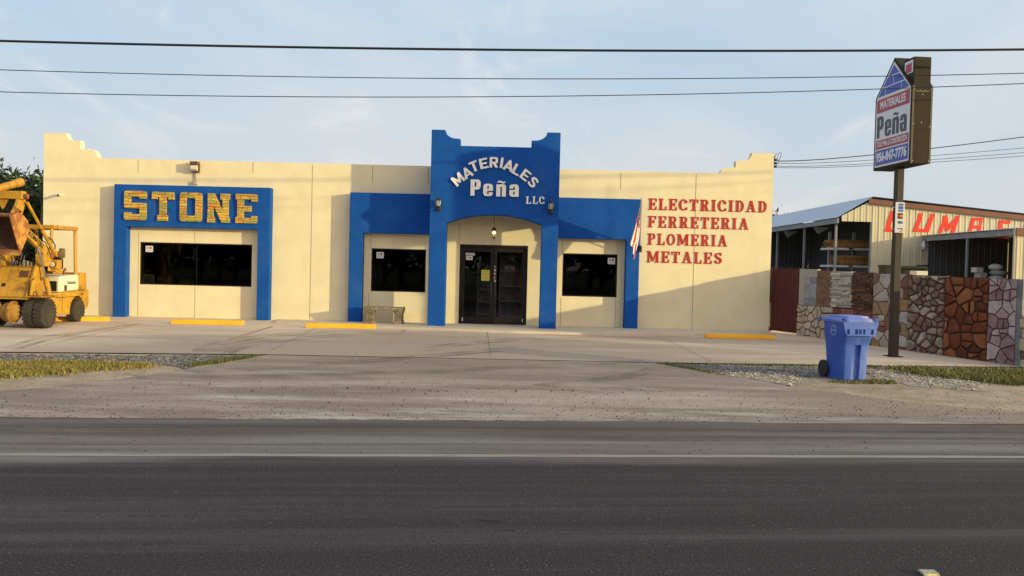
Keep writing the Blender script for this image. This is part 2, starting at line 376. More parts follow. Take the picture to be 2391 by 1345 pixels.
def text_mesh(txt, size, O, U, V, n, mat, parent, name, xs=1.0, off=0.0, align='CENTER', ex=.002):
    cu = bpy.data.curves.new('t', 'FONT'); cu.body = txt; cu.size = size; cu.align_x = align; cu.align_y = 'CENTER'; cu.offset = off; cu.extrude = ex; cu.resolution_u = 3
    to = bpy.data.objects.new('t', cu); C.objects.link(to); dg = bpy.context.evaluated_depsgraph_get(); dg.update()
    me = bpy.data.meshes.new_from_object(to.evaluated_get(dg)); me.name = name
    O, U, V = Vector(O), Vector(U).normalized(), Vector(V).normalized(); Nn = U.cross(V); W = wloc(parent) if parent else Vector((0, 0, 0))
    for v in me.vertices: v.co = O + U * (v.co.x * xs) + V * v.co.y + Nn * (n + v.co.z) - W
    bpy.data.objects.remove(to); bpy.data.curves.remove(cu); me.materials.clear(); me.materials.append(mat)
    o = bpy.data.objects.new(name, me); C.objects.link(o)
    if parent: o.parent = parent
    return o
EX, EY, EZ = Vector((1, 0, 0)), Vector((0, 1, 0)), Vector((0, 0, 1))
# ---------------------------------------------------------------- ground
asph = bpy.data.materials.new('asphalt')
def build_asphalt(m):
    """dark chip-seal: speckled aggregate, streaks along the lane, dust on the shoulder (local y runs across the road)"""
    m.use_nodes = True; nt = m.node_tree; N = nt.nodes.new; L = nt.links.new; b = nt.nodes['Principled BSDF']
    b.inputs['Roughness'].default_value = .85; b.inputs['Specular IOR Level'].default_value = .25
    tc = N('ShaderNodeTexCoord')
    def nz(sc, st, det=5, rough=.6):
        mp = N('ShaderNodeMapping'); mp.inputs['Scale'].default_value = st; L(tc.outputs['Object'], mp.inputs[0])
        n = N('ShaderNodeTexNoise'); n.inputs['Scale'].default_value = sc; n.inputs['Detail'].default_value = det; n.inputs['Roughness'].default_value = rough; L(mp.outputs[0], n.inputs[0]); return n.outputs[0]
    def rg(v, a, c, lo=0.0, hi=1.0):
        r = N('ShaderNodeMapRange'); r.interpolation_type = 'SMOOTHSTEP'; r.inputs[1].default_value = a; r.inputs[2].default_value = c; r.inputs[3].default_value = lo; r.inputs[4].default_value = hi; L(v, r.inputs[0]); return r.outputs[0]
    def mx(f, a, c):
        x = N('ShaderNodeMix'); x.data_type = 'RGBA'; L(f, x.inputs[0])
        for i, v in ((6, a), (7, c)):
            if isinstance(v, tuple): x.inputs[i].default_value = (*v, 1)
            else: L(v, x.inputs[i])
        return x.outputs[2]
    def mul(a, c):
        q = N('ShaderNodeMath'); q.operation = 'MULTIPLY'
        for i, v in ((0, a), (1, c)):
            if isinstance(v, float): q.inputs[i].default_value = v
            else: L(v, q.inputs[i])
        return q.outputs[0]
    sep = N('ShaderNodeSeparateXYZ'); L(tc.outputs['Object'], sep.inputs[0]); y = sep.outputs[1]
    base = mx(rg(nz(62, (1, 1, 1), 4, .75), .36, .66), (.009, .0068, .0073), (.066, .049, .0515))
    streak = rg(nz(1.0, (.05, 1.5, 1), 6, .7), .44, .74)
    c = mx(mul(streak, .55), base, (.125, .102, .105))
    c = mx(mul(rg(nz(.9, (.09, .9, 1), 5), .56, .72), .6), c, (.018, .015, .016))
    wy = N('ShaderNodeMath'); wy.operation = 'ADD'; L(y, wy.inputs[0]); L(mul(rg(nz(.5, (.25, 1, 1), 4), .2, .8, -.5, .5), .9), wy.inputs[1])
    dust = mul(rg(wy.outputs[0], -2.45, -1.85), rg(nz(1.2, (.06, 2.2, 1), 7, .7), .30, .62, .22, 1.0))
    dust = mul(dust, rg(wy.outputs[0], .25, -1.3, .45, 1.0))
    dcol = mx(rg(nz(.7, (.25, 1.4, 1), 5), .42, .6), (.25, .225, .205), (.20, .15, .118))
    c = mx(mul(dust, .8), c, dcol)
    vo = N('ShaderNodeTexVoronoi'); vo.inputs['Scale'].default_value = 38; L(tc.outputs['Object'], vo.inputs[0])
    sp = mul(rg(vo.outputs['Distance'], .26, .14), rg(nz(23, (1, 1, 1), 2), .56, .60))
    c = mx(mul(sp, .8), c, (.21, .185, .17))
    vd = N('ShaderNodeTexVoronoi'); vd.inputs['Scale'].default_value = 24; L(tc.outputs['Object'], vd.inputs[0])
    c = mx(mul(mul(rg(vd.outputs['Distance'], .30, .16), rg(nz(9, (1, 1, 1), 2), .50, .6)), .75), c, (.012, .010, .010))
    L(c, b.inputs['Base Color'])
    bp = N('ShaderNodeBump'); bp.inputs['Strength'].default_value = .55; bp.inputs['Distance'].default_value = .012; L(nz(90, (1, 1, 1), 3), bp.inputs['Height']); L(bp.outputs[0], b.inputs['Normal'])
build_asphalt(asph)
M_soil = pm('soil', (.42, .315, .22), (.31, .23, .155), 2.2, 8, .95, .5, 30, c3=(.20, .155, .11), s3=1.3, lo3=.52, hi3=.75, grain=.3, gscale=26)
M_far = pm('dry_field', (.12, .12, .05), (.22, .17, .10), .6, 8, .95, .3, 8)
M_apron = pm('worn_concrete', (.365, .285, .232), (.22, .166, .135), 1.2, 10, .9, .4, 40, stretch=(.26, 1.2, 1), lo=.36, hi=.62, c3=(.43, .375, .33), s3=1.6, st3=(.34, 1.5, 1), lo3=.52, hi3=.76, grain=.30, gscale=36, blot=[(.75, 8.6, -10.9, 4.6, 1.7, (.27, .20, .145)), (.5, -1.0, -8.6, 6.5, 1.4, (.235, .18, .14))])
M_slab = pm('parking_concrete', (.70, .54, .40), (.58, .445, .325), .9, 8, .9, .15, 60, stretch=(.35, 1.1, 1), lo=.35, hi=.7, c3=(.24, .19, .15), s3=.9, st3=(.30, 1.5, 1), lo3=.57, hi3=.78, grain=.14, gscale=40, blot=[(.93, -1.3, -7.4, 8.2, 5.0, (.335, .262, .208)), (.45, 4.5, -2.6, 3.6, 1.0, (.33, .22, .15))])
M_walk = pm('walk_concrete', (.60, .50, .39), (.54, .45, .35), 1.5, 6, .9, .12, 60, c3=(.27, .24, .21), s3=.9, lo3=.6, hi3=.8)
M_gravelbed = pm('gravel_bed', (.11, .10, .10), (.27, .25, .235), 14, 5, .95, .8, 40, lo=.4, hi=.62, c3=(.42, .40, .37), s3=24, lo3=.6, hi3=.7)
M_white_line = pm('worn_white_paint', (.27, .25, .225), (.15, .14, .13), 5, 6, .8, .1, 60, stretch=(.3, 2, 1), lo=.45, hi=.75)
M_stripe = pm('worn_orange_paint', (.48, .25, .09), (.36, .29, .22), 5, 6, .85, 0, lo=.4, hi=.62)

def sheet(name, pts, z, mat, off):
    """thin sheet over ground, following the fall; pts are (x, y)"""
    b = B(); tv, tf = csg([pts] , [])
    # cut along the grade breaks so that it follows the profile
    bands = [(-60, -13.5), (-13.5, 0), (0, 60)]
    for lo, hi in bands:
        q = clip(clip(pts, 1, lo, 1), 1, hi, -1)
        if len(q) < 3: continue
        vv, ff = csg([q], [])
        b.add([(p[0], p[1], gz(p[1]) + off) for p in vv], ff)
    return b.obj(name, mat)
def clip(poly, ax, val, sgn):
    out = []
    for i in range(len(poly)):
        a, c = poly[i], poly[(i + 1) % len(poly)]; da, dc = (a[ax] - val) * sgn, (c[ax] - val) * sgn
        if da >= 0: out.append(a)
        if (da > 0) != (dc > 0) and da != dc and (da * dc < 0):
            t = da / (da - dc); out.append((a[0] + (c[0] - a[0]) * t, a[1] + (c[1] - a[1]) * t))
    return out
b = B(); xs = [-900, -60, 60, 900]; ys = [-900, -80, -13.5, 0, 80, 1500]
for y in ys:
    for x in xs: b.v.append(Vector((x, y, gz(y) - .03)))
for j in range(len(ys) - 1):
    for i in range(len(xs) - 1):
        a = j * 4 + i; b.f.append([a, a + 1, a + 5, a + 4]); b.mi.append(0); b.sm.append(False)
struct(b.obj('ground', M_far))

RD = Vector((12.45, 1.24, 0)).normalized(); RO = Vector((0.0, -13.08, gz(-13.5)))   # far edge of the road
b = B(); re_ = random.Random(19); ed = [(-220, 0, 0)]; w1 = 0.0
for i in range(701):
    w1 = w1 * .8 + re_.gauss(0, .012); ed.append((-18 + i * .0515, w1 + re_.uniform(-.012, .012), 0))
ed.append((220, 0, 0)); b.add(ed + [(p[0], -9.5, 0) for p in ed], [(i, len(ed) + i, len(ed) + i + 1, i + 1) for i in range(len(ed) - 1)])
road = b.obj('road', asph); road.location = RO + Vector((0, 0, .012)); road.rotation_euler.z = math.atan2(RD.y, RD.x); struct(road)
def on_road(px, py):
    p = G(px, py); l = Matrix.Rotation(-road.rotation_euler.z, 3, 'Z') @ (p - RO); return l
yl = on_road(1195, 1067.5).y
b = B(); rnd = random.Random(3); n = 260; top = []; bot = []
for i in range(n + 1):
    x = -60 + 120 * i / n; top.append((x, yl + .058 + rnd.uniform(-.012, .012), 0)); bot.append((x, yl - .058 + rnd.uniform(-.012, .012), 0))
b.add(top + bot, [(i, n + 1 + i, n + 2 + i, i + 1) for i in range(n)])
ln = b.obj('road_line', M_white_line); ln.location = road.location + Vector((0, 0, .004)); ln.rotation_euler = road.rotation_euler; struct(ln)

g2 = lambda *pp: [(G(a, c).x, G(a, c).y) for a, c in pp]
slab_front = g2((-300, 818), (0, 822), (300, 825), (620, 828), (1070, 837), (1530, 847), (1918, 852), (2080, 855), (2353, 857), (2600, 862))
yb = lambda x: -13.08 + x * (1.24 / 12.45)
soil_pts = [(-60, yb(-60) - .1), (60, yb(60) - .1), (60, -4.0)] + slab_front[::-1] + [(-60, -11.0)]
struct(sheet('verge', soil_pts, 0, M_soil, -.012))
left_curve = g2((620, 828.5), (540, 846), (400, 868), (250, 888), (120, 903), (0, 912), (-150, 921), (-400, 932))
right_curve = g2((1528, 847), (1585, 857), (1640, 867), (1750, 884), (1850, 903), (1950, 916), (2100, 936), (2250, 950), (2391, 962), (2700, 975))
apron_pts = left_curve[::-1] + slab_front[3:6][1:2] + [right_curve[0]] + right_curve[1:] + [(right_curve[-1][0], yb(right_curve[-1][0]) - .05), (left_curve[-1][0], yb(left_curve[-1][0]) - .05)]
struct(sheet('driveway_apron', apron_pts, 0, M_apron, -.002))
# parking slab: one level sheet with its drop edge
sl = slab_front[:]; back = [(30, .6), (-40, .6)]
slab_pts = [(-40, -8.3)] + sl + [(30, -6.3)] + back
struct(sheet('parking_lot', slab_pts, 0, M_slab, .006))
b = B()
def walk_sheet():
    pts = [(-6.4, .05), (-6.2, -1.0), (-2.6, -1.75), (0, -2.15), (2.0, -2.2), (5.6, -1.55), (7.0, -.9), (7.0, .05)]
    b = B(); k = len(pts)
    b.add([(x, y, .028 if abs(y) < 99 else 0) for x, y in pts] + [(x, y, -.06) for x, y in pts], [list(range(k))] + [(i, (i + 1) % k, k + (i + 1) % k, k + i) for i in range(k)])
    return b.obj('sidewalk', M_walk)
struct(walk_sheet())
# gravel wedge at the left and at the right, ragged sheets
def ragged(pts, amp, step, seed):
    r = random.Random(seed); out = []
    for i in range(len(pts)):
        a, c = Vector(pts[i]), Vector(pts[(i + 1) % len(pts)]); n = max(1, int((c - a).length / step))
        for k in range(n): q = a.lerp(c, k / n); out.append((q.x + r.uniform(-amp, amp), q.y + r.uniform(-amp, amp)))
    return out
gl = ragged(g2((-60, 826), (300, 829), (612, 830), (520, 843), (425, 860), (395, 853), (300, 846), (150, 843), (-60, 846)), .07, .22, 5)
struct(sheet('gravel_strip', gl, 0, M_gravelbed, -.0075))
gr = ragged(g2((1545, 850), (1800, 854), (2060, 858), (2040, 872), (1950, 880), (1850, 880), (1760, 876), (1680, 870), (1600, 858)), .07, .2, 6)
struct(sheet('gravel_strip', gr, 0, M_gravelbed, -.0075))
# parking stripes
for a, c in (((318, 757), (150, 783)), ((636, 763), (537, 793)), ((946, 771), (903, 802))):
    p, q = G(*a), G(*c); d = (q - p).normalized(); s = Vector((-d.y, d.x, 0)) * .05
    b = B(); k = 14; rr_ = random.Random(int(a[0])); top = []; bot = []
    for i in range(k + 1):
        m = p.lerp(q, i / k); w = rr_.uniform(.75, 1.1)
        top.append((m.x + s.x * w, m.y + s.y * w, gz(m.y) + .0105)); bot.append((m.x - s.x * w, m.y - s.y * w, gz(m.y) + .0105))
    b.add(top + bot, [(i, k + 1 + i, k + 2 + i, i + 1) for i in range(k)]); struct(b.obj('parking_stripe', M_stripe))
# saw joints of the slab and tyre marks curving over it
M_jnt = pm('slab_joint', (.20, .16, .125), (.34, .27, .21), 3, 4, .95, lo=.4, hi=.7)
def ribbon(name, pts, w, off, mat):
    b = B(); n = len(pts); t_, u_ = [], []
    for i, p in enumerate(pts):
        d = (Vector(pts[min(i + 1, n - 1)]) - Vector(pts[max(i - 1, 0)])).normalized(); s = Vector((-d.y, d.x)) * w / 2; p = Vector(p)
        t_.append((p.x + s.x, p.y + s.y, gz(p.y + s.y) + off)); u_.append((p.x - s.x, p.y - s.y, gz(p.y - s.y) + off))
    b.add(t_ + u_, [(i, n + i, n + i + 1, i + 1) for i in range(n - 1)]); return struct(b.obj(name, mat))
for y0 in (-2.5, -4.9): ribbon('slab_joint', [(x, y0 + .03 * x) for x in range(-14, 8)], .018, .0085, M_jnt)
for x0 in (-9.3, -4.9, -.6, 3.7): ribbon('slab_joint', [(x0 + .02 * k, -1.9 - .45 * k) for k in range(12)], .018, .0087, M_jnt)
def tyre_mat():
    m = pm('tyre_mark', (.10, .085, .075), rough=.95); nt = m.node_tree; N = nt.nodes.new; L = nt.links.new
    tc = N('ShaderNodeTexCoord'); n = N('ShaderNodeTexNoise'); n.inputs['Scale'].default_value = 1.3; n.inputs['Detail'].default_value = 6; L(tc.outputs['Object'], n.inputs[0])
    r = N('ShaderNodeMapRange'); r.inputs[1].default_value = .40; r.inputs[2].default_value = .75; r.inputs[3].default_value = 0; r.inputs[4].default_value = .40; L(n.outputs[0], r.inputs[0]); L(r.outputs[0], nt.nodes['Principled BSDF'].inputs['Alpha']); return m
M_tmark = tyre_mat()
def bez(p0, p1, p2, n=24): return [((1 - s) ** 2 * p0[0] + 2 * s * (1 - s) * p1[0] + s * s * p2[0], (1 - s) ** 2 * p0[1] + 2 * s * (1 - s) * p1[1] + s * s * p2[1]) for s in [i / n for i in range(n + 1)]]
for q0, q1, q2, w in (((460, 822), (480, 790), (760, 772), .22), ((510, 824), (545, 792), (900, 776), .24), ((20, 812), (120, 775), (320, 758), .16), ((930, 830), (1010, 800), (1250, 790), .2), ((430, 868), (800, 850), (1200, 812), .22), ((300, 880), (800, 880), (1500, 842), .22), ((1250, 900), (1500, 880), (1540, 850), .2)):
    for k, dl in enumerate((0, 1)):
        pts = bez(*[g2((q[0] + 22 * dl, q[1] + 3.5 * dl))[0] for q in (q0, q1, q2)]); ribbon('tyre_mark', pts, w, .0098 + .0003 * k, M_tmark)
M_tar = pm('tar_patch', (.010, .009, .009), rough=.9)
ribbon('tar_spot', g2((1111, 1219), (1118, 1218), (1135, 1220.5), (1150, 1220), (1168, 1223)), .028, .014, M_tar); ribbon('tar_spot', g2((1176, 1243), (1188, 1242), (1200, 1244)), .02, .014, M_tar)
# raised reflector on the centre line
M_refl = pm('reflector_plastic', (.42, .40, .27), (.3, .28, .2), 30, 3, .5)
p = G(2168, 1346)
t = thing('road_reflector', 'cream raised reflector stud on the dark road near its centre line', 'road reflector', (p.x, p.y, road.location.z + .003))
b = B(); b.prism([(-.055, 0), (.055, 0), (.035, .018), (-.035, .018)], (p.x, p.y, road.location.z + .003), EY, EZ, -.05, .05); b.obj('stud_body', M_refl, t, .003)
b = B(); b.prism([(-.03, .0035), (.03, .0035), (.03, .015), (-.03, .015)], (p.x, p.y - .046, road.location.z + .003), EX, Vector((0, .5, 1)).normalized(), 0.0, .004); b.obj('lens', pm('reflector_lens', (.75, .6, .2), rough=.2), t)
# a flattened dark tar patch and scattered stones
rp = random.Random(11)
def pebbles(name, n, spot, r0, r1, mat, kind='stuff'):
    b = B(); ic = [(0, 0, 1), (.9, 0, .2), (.28, .85, .2), (-.72, .53, .15), (-.72, -.53, .2), (.28, -.85, .15), (0, 0, -.6)]
    fc = [(0, 1, 2), (0, 2, 3), (0, 3, 4), (0, 4, 5), (0, 5, 1), (6, 2, 1), (6, 3, 2), (6, 4, 3), (6, 5, 4), (6, 1, 5)]
    for _ in range(n):
        x, y, zo = spot(); r = r0 * (r1 / r0) ** (rp.random() ** 2); a = rp.uniform(0, 6.28); ca, sa = math.cos(a), math.sin(a); h = rp.uniform(.4, .75); w = rp.uniform(.6, 1.1)
        b.add([(x + (v[0] * ca - v[1] * sa * w) * r * rp.uniform(.8, 1.2), y + (v[0] * sa + v[1] * ca * w) * r * rp.uniform(.8, 1.2), gz(y) + zo + (v[2] * h + .25) * r) for v in ic], fc)
    o = b.obj(name, mat); o['kind'] = kind; return o
M_dark_peb = island_mat('dark_pebble', [(.07, .06, .055), (.12, .10, .09), (.09, .07, .05), (.17, .14, .12)], .9, .2)
M_pale_peb = island_mat('pale_gravel', [(.19, .165, .15), (.10, .092, .09), (.29, .26, .23), (.14, .125, .115), (.12, .108, .10), (.24, .195, .155)], .9, .2)
M_white_peb = island_mat('limestone_chips', [(.44, .37, .29), (.36, .29, .22), (.50, .44, .36), (.28, .23, .18)], .9, .2)
def sp_apron():
    x = rp.uniform(-8.5, 9.5); e = yb(x); return x, e + abs(rp.gauss(0, 1)) * 1.1 + .45 * math.sin(x * 1.7) * rp.random() - .05, .002
pebbles('loose_pebbles', 3400, sp_apron, .004, .019, M_dark_peb)
M_leaf = island_mat('dry_leaf', [(.13, .065, .04), (.17, .09, .05), (.10, .06, .04)], .9, 0)
def sp_leaf():
    x = rp.gauss(-1.6, 2.2); return x, -10.9 + .1 * x + rp.gauss(0, .16), .002
pebbles('leaf_litter', 120, sp_leaf, .008, .03, M_leaf)
def sp_mid():
    return rp.uniform(-7, 8), rp.uniform(-11.5, -7.5), .002
pebbles('loose_pebbles', 420, sp_mid, .006, .018, M_dark_peb)
def sp_should():
    x = rp.uniform(-8, 9); return x, yb(x) - rp.random() ** .7 * 1.9, .012
pebbles('loose_pebbles', 700, sp_should, .005, .014, M_dark_peb)
def inpoly(poly):
    xs = [p[0] for p in poly]; ys = [p[1] for p in poly]
    def f():
        while True:
            x, y = rp.uniform(min(xs), max(xs)), rp.uniform(min(ys), max(ys)); c = False
            for i in range(len(poly)):
                (x0, y0), (x1, y1) = poly[i], poly[i - 1]
                if (y0 > y) != (y1 > y) and x < (x1 - x0) * (y - y0) / (y1 - y0) + x0: c = not c
            if c: return x, y, -.008
    return f
pebbles('verge_gravel', 2600, inpoly(gl), .008, .035, M_pale_peb)
pebbles('verge_gravel', 1600, inpoly(gr), .008, .035, M_pale_peb)
chips1 = g2((1650, 873), (1760, 868), (1850, 872), (1880, 885), (1850, 902), (1760, 885))
chips2 = g2((2020, 862), (2100, 866), (2200, 874), (2290, 895), (2300, 912), (2180, 905), (2050, 888))
pebbles('limestone_rubble', 1500, inpoly(chips1), .006, .04, M_white_peb)
pebbles('limestone_rubble', 1700, inpoly(chips2), .006, .04, M_white_peb)
struct(sheet('rubble_patch', ragged(chips1, .09, .15, 8), 0, pm('crushed_limestone', (.44, .36, .28), (.30, .24, .18), 9, 7, .95, .6, 40), -.0055))
struct(sheet('rubble_patch', ragged(chips2, .1, .15, 9), 0, pm('crushed_limestone', (.5, .4, .3)), -.0055))
# grass
def grass(name, n, spot, h0, h1, cols, seed):
    r = random.Random(seed); b = B()
    for _ in range(n):
        x, y, _z = spot(); h = r.uniform(h0, h1); a = r.uniform(0, 6.28); w = r.uniform(.006, .012); lx, ly = r.gauss(0, .45) * h, r.gauss(0, .45) * h
        dx, dy = math.cos(a) * w, math.sin(a) * w; z = gz(y) - .012
        b.add([(x - dx, y - dy, z), (x + dx, y + dy, z), (x + dx * .6 + lx * .5, y + dy * .6 + ly * .5, z + h * .6), (x + lx, y + ly, z + h * .93)], [(0, 1, 2), (0, 2, 3)])
    o = b.obj(name, island_mat('blades_' + str(seed), cols, .7, 0)); o['kind'] = 'stuff'; return o
def clumpy(f, seed, k=60, keep=.72):
    cs = [f() for _ in range(k)]; r = random.Random(seed)
    def g():
        while True:
            if r.random() > keep: return f()
            c = r.choice(cs); x, y = c[0] + r.gauss(0, .16), c[1] + r.gauss(0, .11); return x, y, 0
    return g
gpl = g2((-80, 848), (150, 846), (280, 850), (350, 853), (310, 860), (190, 866), (90, 876), (-80, 886))
grass('grass', 15000, clumpy(inpoly(gpl), 1, 110), .02, .085, [(.28, .21, .055), (.20, .18, .045), (.34, .26, .09), (.13, .135, .03), (.24, .19, .05)], 21)
gpl2 = g2((2070, 858), (2200, 862), (2391, 864), (2700, 872), (2700, 900), (2391, 899), (2290, 892), (2150, 877))
grass('grass', 16000, clumpy(inpoly(gpl2), 2, 120), .03, .11, [(.12, .125, .03), (.20, .175, .05), (.27, .215, .075), (.09, .10, .028)], 22)
gpe = g2((1530, 848), (1640, 868), (1700, 878), (1690, 873), (1640, 862), (1560, 849), (1800, 853), (2060, 857), (2060, 854), (1800, 851))
grass('grass', 1700, inpoly(gpe), .02, .06, [(.10, .11, .03), (.17, .16, .05)], 23)
gpe2 = g2((425, 858), (520, 846), (612, 830), (560, 834), (450, 850))
grass('grass', 1500, inpoly(gpe2), .02, .07, [(.10, .11, .03), (.17, .16, .05), (.06, .08, .02)], 24)
gpe3 = g2((1950, 886), (2080, 886), (2100, 896), (2000, 896), (1930, 892))
grass('grass', 900, inpoly(gpe3), .02, .06, [(.12, .12, .04), (.2, .17, .06)], 25)

# ---------------------------------------------------------------- shop building
M_cream = pm('cream_stucco', (.785, .68, .46), (.735, .63, .42), 1.6, 9, .9, .35, 60, spec=.2, c3=(.64, .54, .36), s3=.8, st3=(1.6, 1, .22), lo3=.58, hi3=.84, grain=.035, gscale=25)
M_blue = pm('blue_stucco', (.0085, .083, .36), (.007, .070, .315), 2.2, 9, .85, .5, 50, spec=.15, c3=(.022, .098, .345), s3=1.3, lo3=.52, hi3=.76, grain=.09, gscale=25)
M_joint = pm('joint_sealant', (.34, .29, .19))
M_bronze = pm('dark_bronze_aluminium', (.011, .0075, .0065), (.016, .011, .009), 8, 4, .5, spec=.25)
M_glass = glass_mat('window_glass', ior=1.22, alpha=.5)
M_glass_door = glass_mat('door_glass', ior=1.3, alpha=.75)
M_sticker = pm('sticker_paper', (.62, .60, .58)); M_stick_red = pm('sticker_red', (.35, .05, .04)); M_black = pm('matt_black', (.012, .012, .012)); M_stick_grey = pm('sticker_grey', (.25, .25, .26))
store = thing('shop_building', 'long cream stucco shop with blue framed windows and a tall blue entrance portal', 'shop', (0, 0, 0))
def xz(px, py, y=0.0): p = P(px, py, y); return (p.x, p.z)
def arc2(p, q, k, n=7):
    """quarter curve from p to q, k = +1 bulging up-right (convex) or -1 hollow"""
    out = []
    for i in range(n + 1):
        a = math.pi / 2 * i / n
        if k > 0: out.append((p[0] + (q[0] - p[0]) * math.sin(a), p[1] + (q[1] - p[1]) * (1 - math.cos(a))))
        else: out.append((p[0] + (q[0] - p[0]) * (1 - math.cos(a)), p[1] + (q[1] - p[1]) * math.sin(a)))
    return out
xl, xr = xz(100, 560)[0], xz(1801, 560)[0]
zt = lambda px, py: xz(px, py)[1]
ztl, ztr = zt(100, 310), zt(1800, 357.5)
zrl = zt(600, 376); zrr = zt(1500, 402); zroof = (zrl + zrr) / 2
X = lambda px, py=370: xz(px, py)[0]
prof = [(xl, -.3), (xl, ztl)]
prof += [(X(154), ztl)] + arc2((X(154), ztl), (X(171), zt(171, 328)), -1)[1:] + [(X(187.5), zt(171, 328)), (X(187.5), zt(188, 347.6))]
prof += [(X(203), zt(188, 347.6))] + arc2((X(210), zt(188, 347.6)), (X(226), zt(226, 364)), 1) + [(X(228), zt(228, 366)), (X(230), zroof)]
prof += [(X(1682, 405), zroof), (X(1682, 405), zt(1682, 404))] + [(a, c) for a, c in arc2((X(1703, 391), zt(1703, 391)), (X(1682, 405), zt(1682, 404)), 1)][::-1]
prof += [(X(1718, 391), zt(1718, 391)), (X(1718, 376), zt(1718, 376)), (X(1738, 376), zt(1738, 375.5))] + [(a, c) for a, c in arc2((X(1756, 358), ztr), (X(1738, 376), zt(1738, 375.5)), -1)][::-1] + [(xr, ztr), (xr, -.3)]
# openings: four windows and the door
def rect_of(x0, y0, x1, y1, y=0.0):
    a = xz(x0, (y0 + y1) / 2, y); c = xz(x1, (y0 + y1) / 2, y); t = xz((x0 + x1) / 2, y0, y); u = xz((x0 + x1) / 2, y1, y); return (a[0], u[1], c[0], t[1])
WIN = [rect_of(326.5, 568, 588, 667), rect_of(866.5, 581, 994, 681.5), rect_of(1313, 592.5, 1441, 693)]
dx0, dx1 = xz(1072, 660)[0], xz(1231, 660)[0]; DOOR = (dx0, .03, dx1, xz(1152, 572)[1])
holes = [rc(*w) for w in WIN] + [rc(DOOR[0], -.5, DOOR[2], DOOR[3])]
b = B(); b.plate([prof], holes, (0, 0, 0), EX, EZ, -.22, 0.0)
for px, y0, y1 in ((323, 372, 404), (591, 378, 404), (730, 384, 748), (870, 386, 428), (1001, 390, 430), (1450, 404, 442), (1626, 407, 776)):
    x = xz(px, y0)[0]; b.b2((x - .008, -.004, xz(px, y1)[1]), (x + .008, -.0, xz(px, y0)[1] - .01), 1)
for px, y0, y1 in ((323, 538, 740), (455, 668, 742), (866, 546, 580), (860, 683, 752), (1000, 548, 760), (1313, 562, 592), (1309, 695, 768), (1441, 563, 592), (1437, 695, 770), (1072, 521, 571), (455, 538, 567)):
    x = xz(px, (y0 + y1) / 2)[0]; b.b2((x - .006, -.004, max(xz(px, y1)[1], .0)), (x + .006, -.0, xz(px, y0)[1]), 1)
b.obj('front_wall', [M_cream, M_joint], store)
b = B()
b.b2((xl, .22, -.3), (xl + .2, 14, zroof + .1)); b.b2((xr - .2, .22, -.3), (xr, 14, zroof + .1)); b.b2((xl, 14, -.3), (xr, 14.2, zroof))
b.obj('side_walls', M_cream, store)
b = B(); b.b2((xl + .2, .22, zroof - .75), (xr - .2, 14, zroof - .6)); b.obj('roof', pm('flat_roof', (.3, .3, .29)), store)
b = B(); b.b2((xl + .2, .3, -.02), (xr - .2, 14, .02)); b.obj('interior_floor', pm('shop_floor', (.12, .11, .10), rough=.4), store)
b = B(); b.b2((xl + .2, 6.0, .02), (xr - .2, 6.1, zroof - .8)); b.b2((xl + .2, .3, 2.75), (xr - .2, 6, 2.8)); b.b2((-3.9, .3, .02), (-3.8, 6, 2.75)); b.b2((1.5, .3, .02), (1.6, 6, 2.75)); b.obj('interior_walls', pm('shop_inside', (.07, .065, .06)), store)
# raised blue frame round the big window
F = .26
def surround(name, ox0, ox1, ix0, ix1, ztop, zl, legs=(1, 1), d=F):
    pos = [rc(ox0, zl, ox1, ztop)]
    if legs[0]: pos.append(rc(ox0, -.2, ix0, ztop))
    if legs[1]: pos.append(rc(ix1, -.2, ox1, ztop))
    b = B(); b.plate(pos, [], (0, 0, 0), EX, EZ, .001, d); return b.obj(name, M_blue, store, .012)
y_ = -F
surround('window_surround', xz(264.5, 590, y_)[0], xz(629.5, 590, y_)[0], xz(293, 640, y_)[0], xz(600, 640, y_)[0], xz(450, 434, y_)[1], xz(450, 532.5, y_)[1])
WF = .29; y_ = -WF
tx0, tx1 = xz(1006, 400, -1.15)[0], xz(1307, 400, -1.15)[0]
surround('window_surround', xz(814.5, 600, y_)[0], tx0 + .02, xz(845, 640, y_)[0], 0, xz(910, 451, y_)[1], xz(925, 545.5, y_)[1], (1, 0), WF)
surround('window_surround', tx1 - .02, xz(1493, 600, y_)[0], 0, xz(1461, 640, y_)[0], xz(1400, 463, y_)[1], xz(1380, 557.5, y_)[1], (0, 1), WF)
# portal: front slab with shaped top and arch, side beams and a ceiling behind it
PY = 1.15; PD = .41; y_ = -PY; q = lambda px, py: xz(px, py, y_)
zp = (q(1008, 302)[1] + q(1308, 310)[1]) / 2; zm = (q(1075, 322.5)[1] + q(1241, 329)[1]) / 2; zb = (q(1075, 340)[1] + q(1241, 344.5)[1]) / 2
a0, a1, a2 = tx0, q(1040, 303)[0], q(1067, 322)[0]; a3 = q(1074.5, 331)[0]; c3 = q(1241.5, 336)[0]; c2, c1 = q(1249, 328)[0], q(1278, 310)[0]
leg_l = q(1040, 640)[0]; leg_r = q(1262, 640)[0]
def hollow(x0, z0, x1, z1, n=8):
    return [(x0 + (x1 - x0) * (1 - math.cos(math.pi / 2 * i / n)), z0 + (z1 - z0) * math.sin(math.pi / 2 * i / n)) for i in range(n + 1)]
top = [(a0, -.25), (a0, zp), (a1, zp)] + hollow(a1, zp, a2, zm)[1:] + [(a3, zm), (a3, zb), (c3, zb), (c3, zm)] + hollow(c1, zp, c2, zm)[::-1] + [(tx1, zp), (tx1, -.25)]
zs = (q(1044, 520)[1] + q(1265, 526)[1]) / 2; zc = q(1154, 501.5)[1]
cx = (leg_l + leg_r) / 2; hw = (leg_r - leg_l) / 2; rise = zc - zs; rad = (hw * hw + rise * rise) / (2 * rise); ha = math.asin(hw / rad)
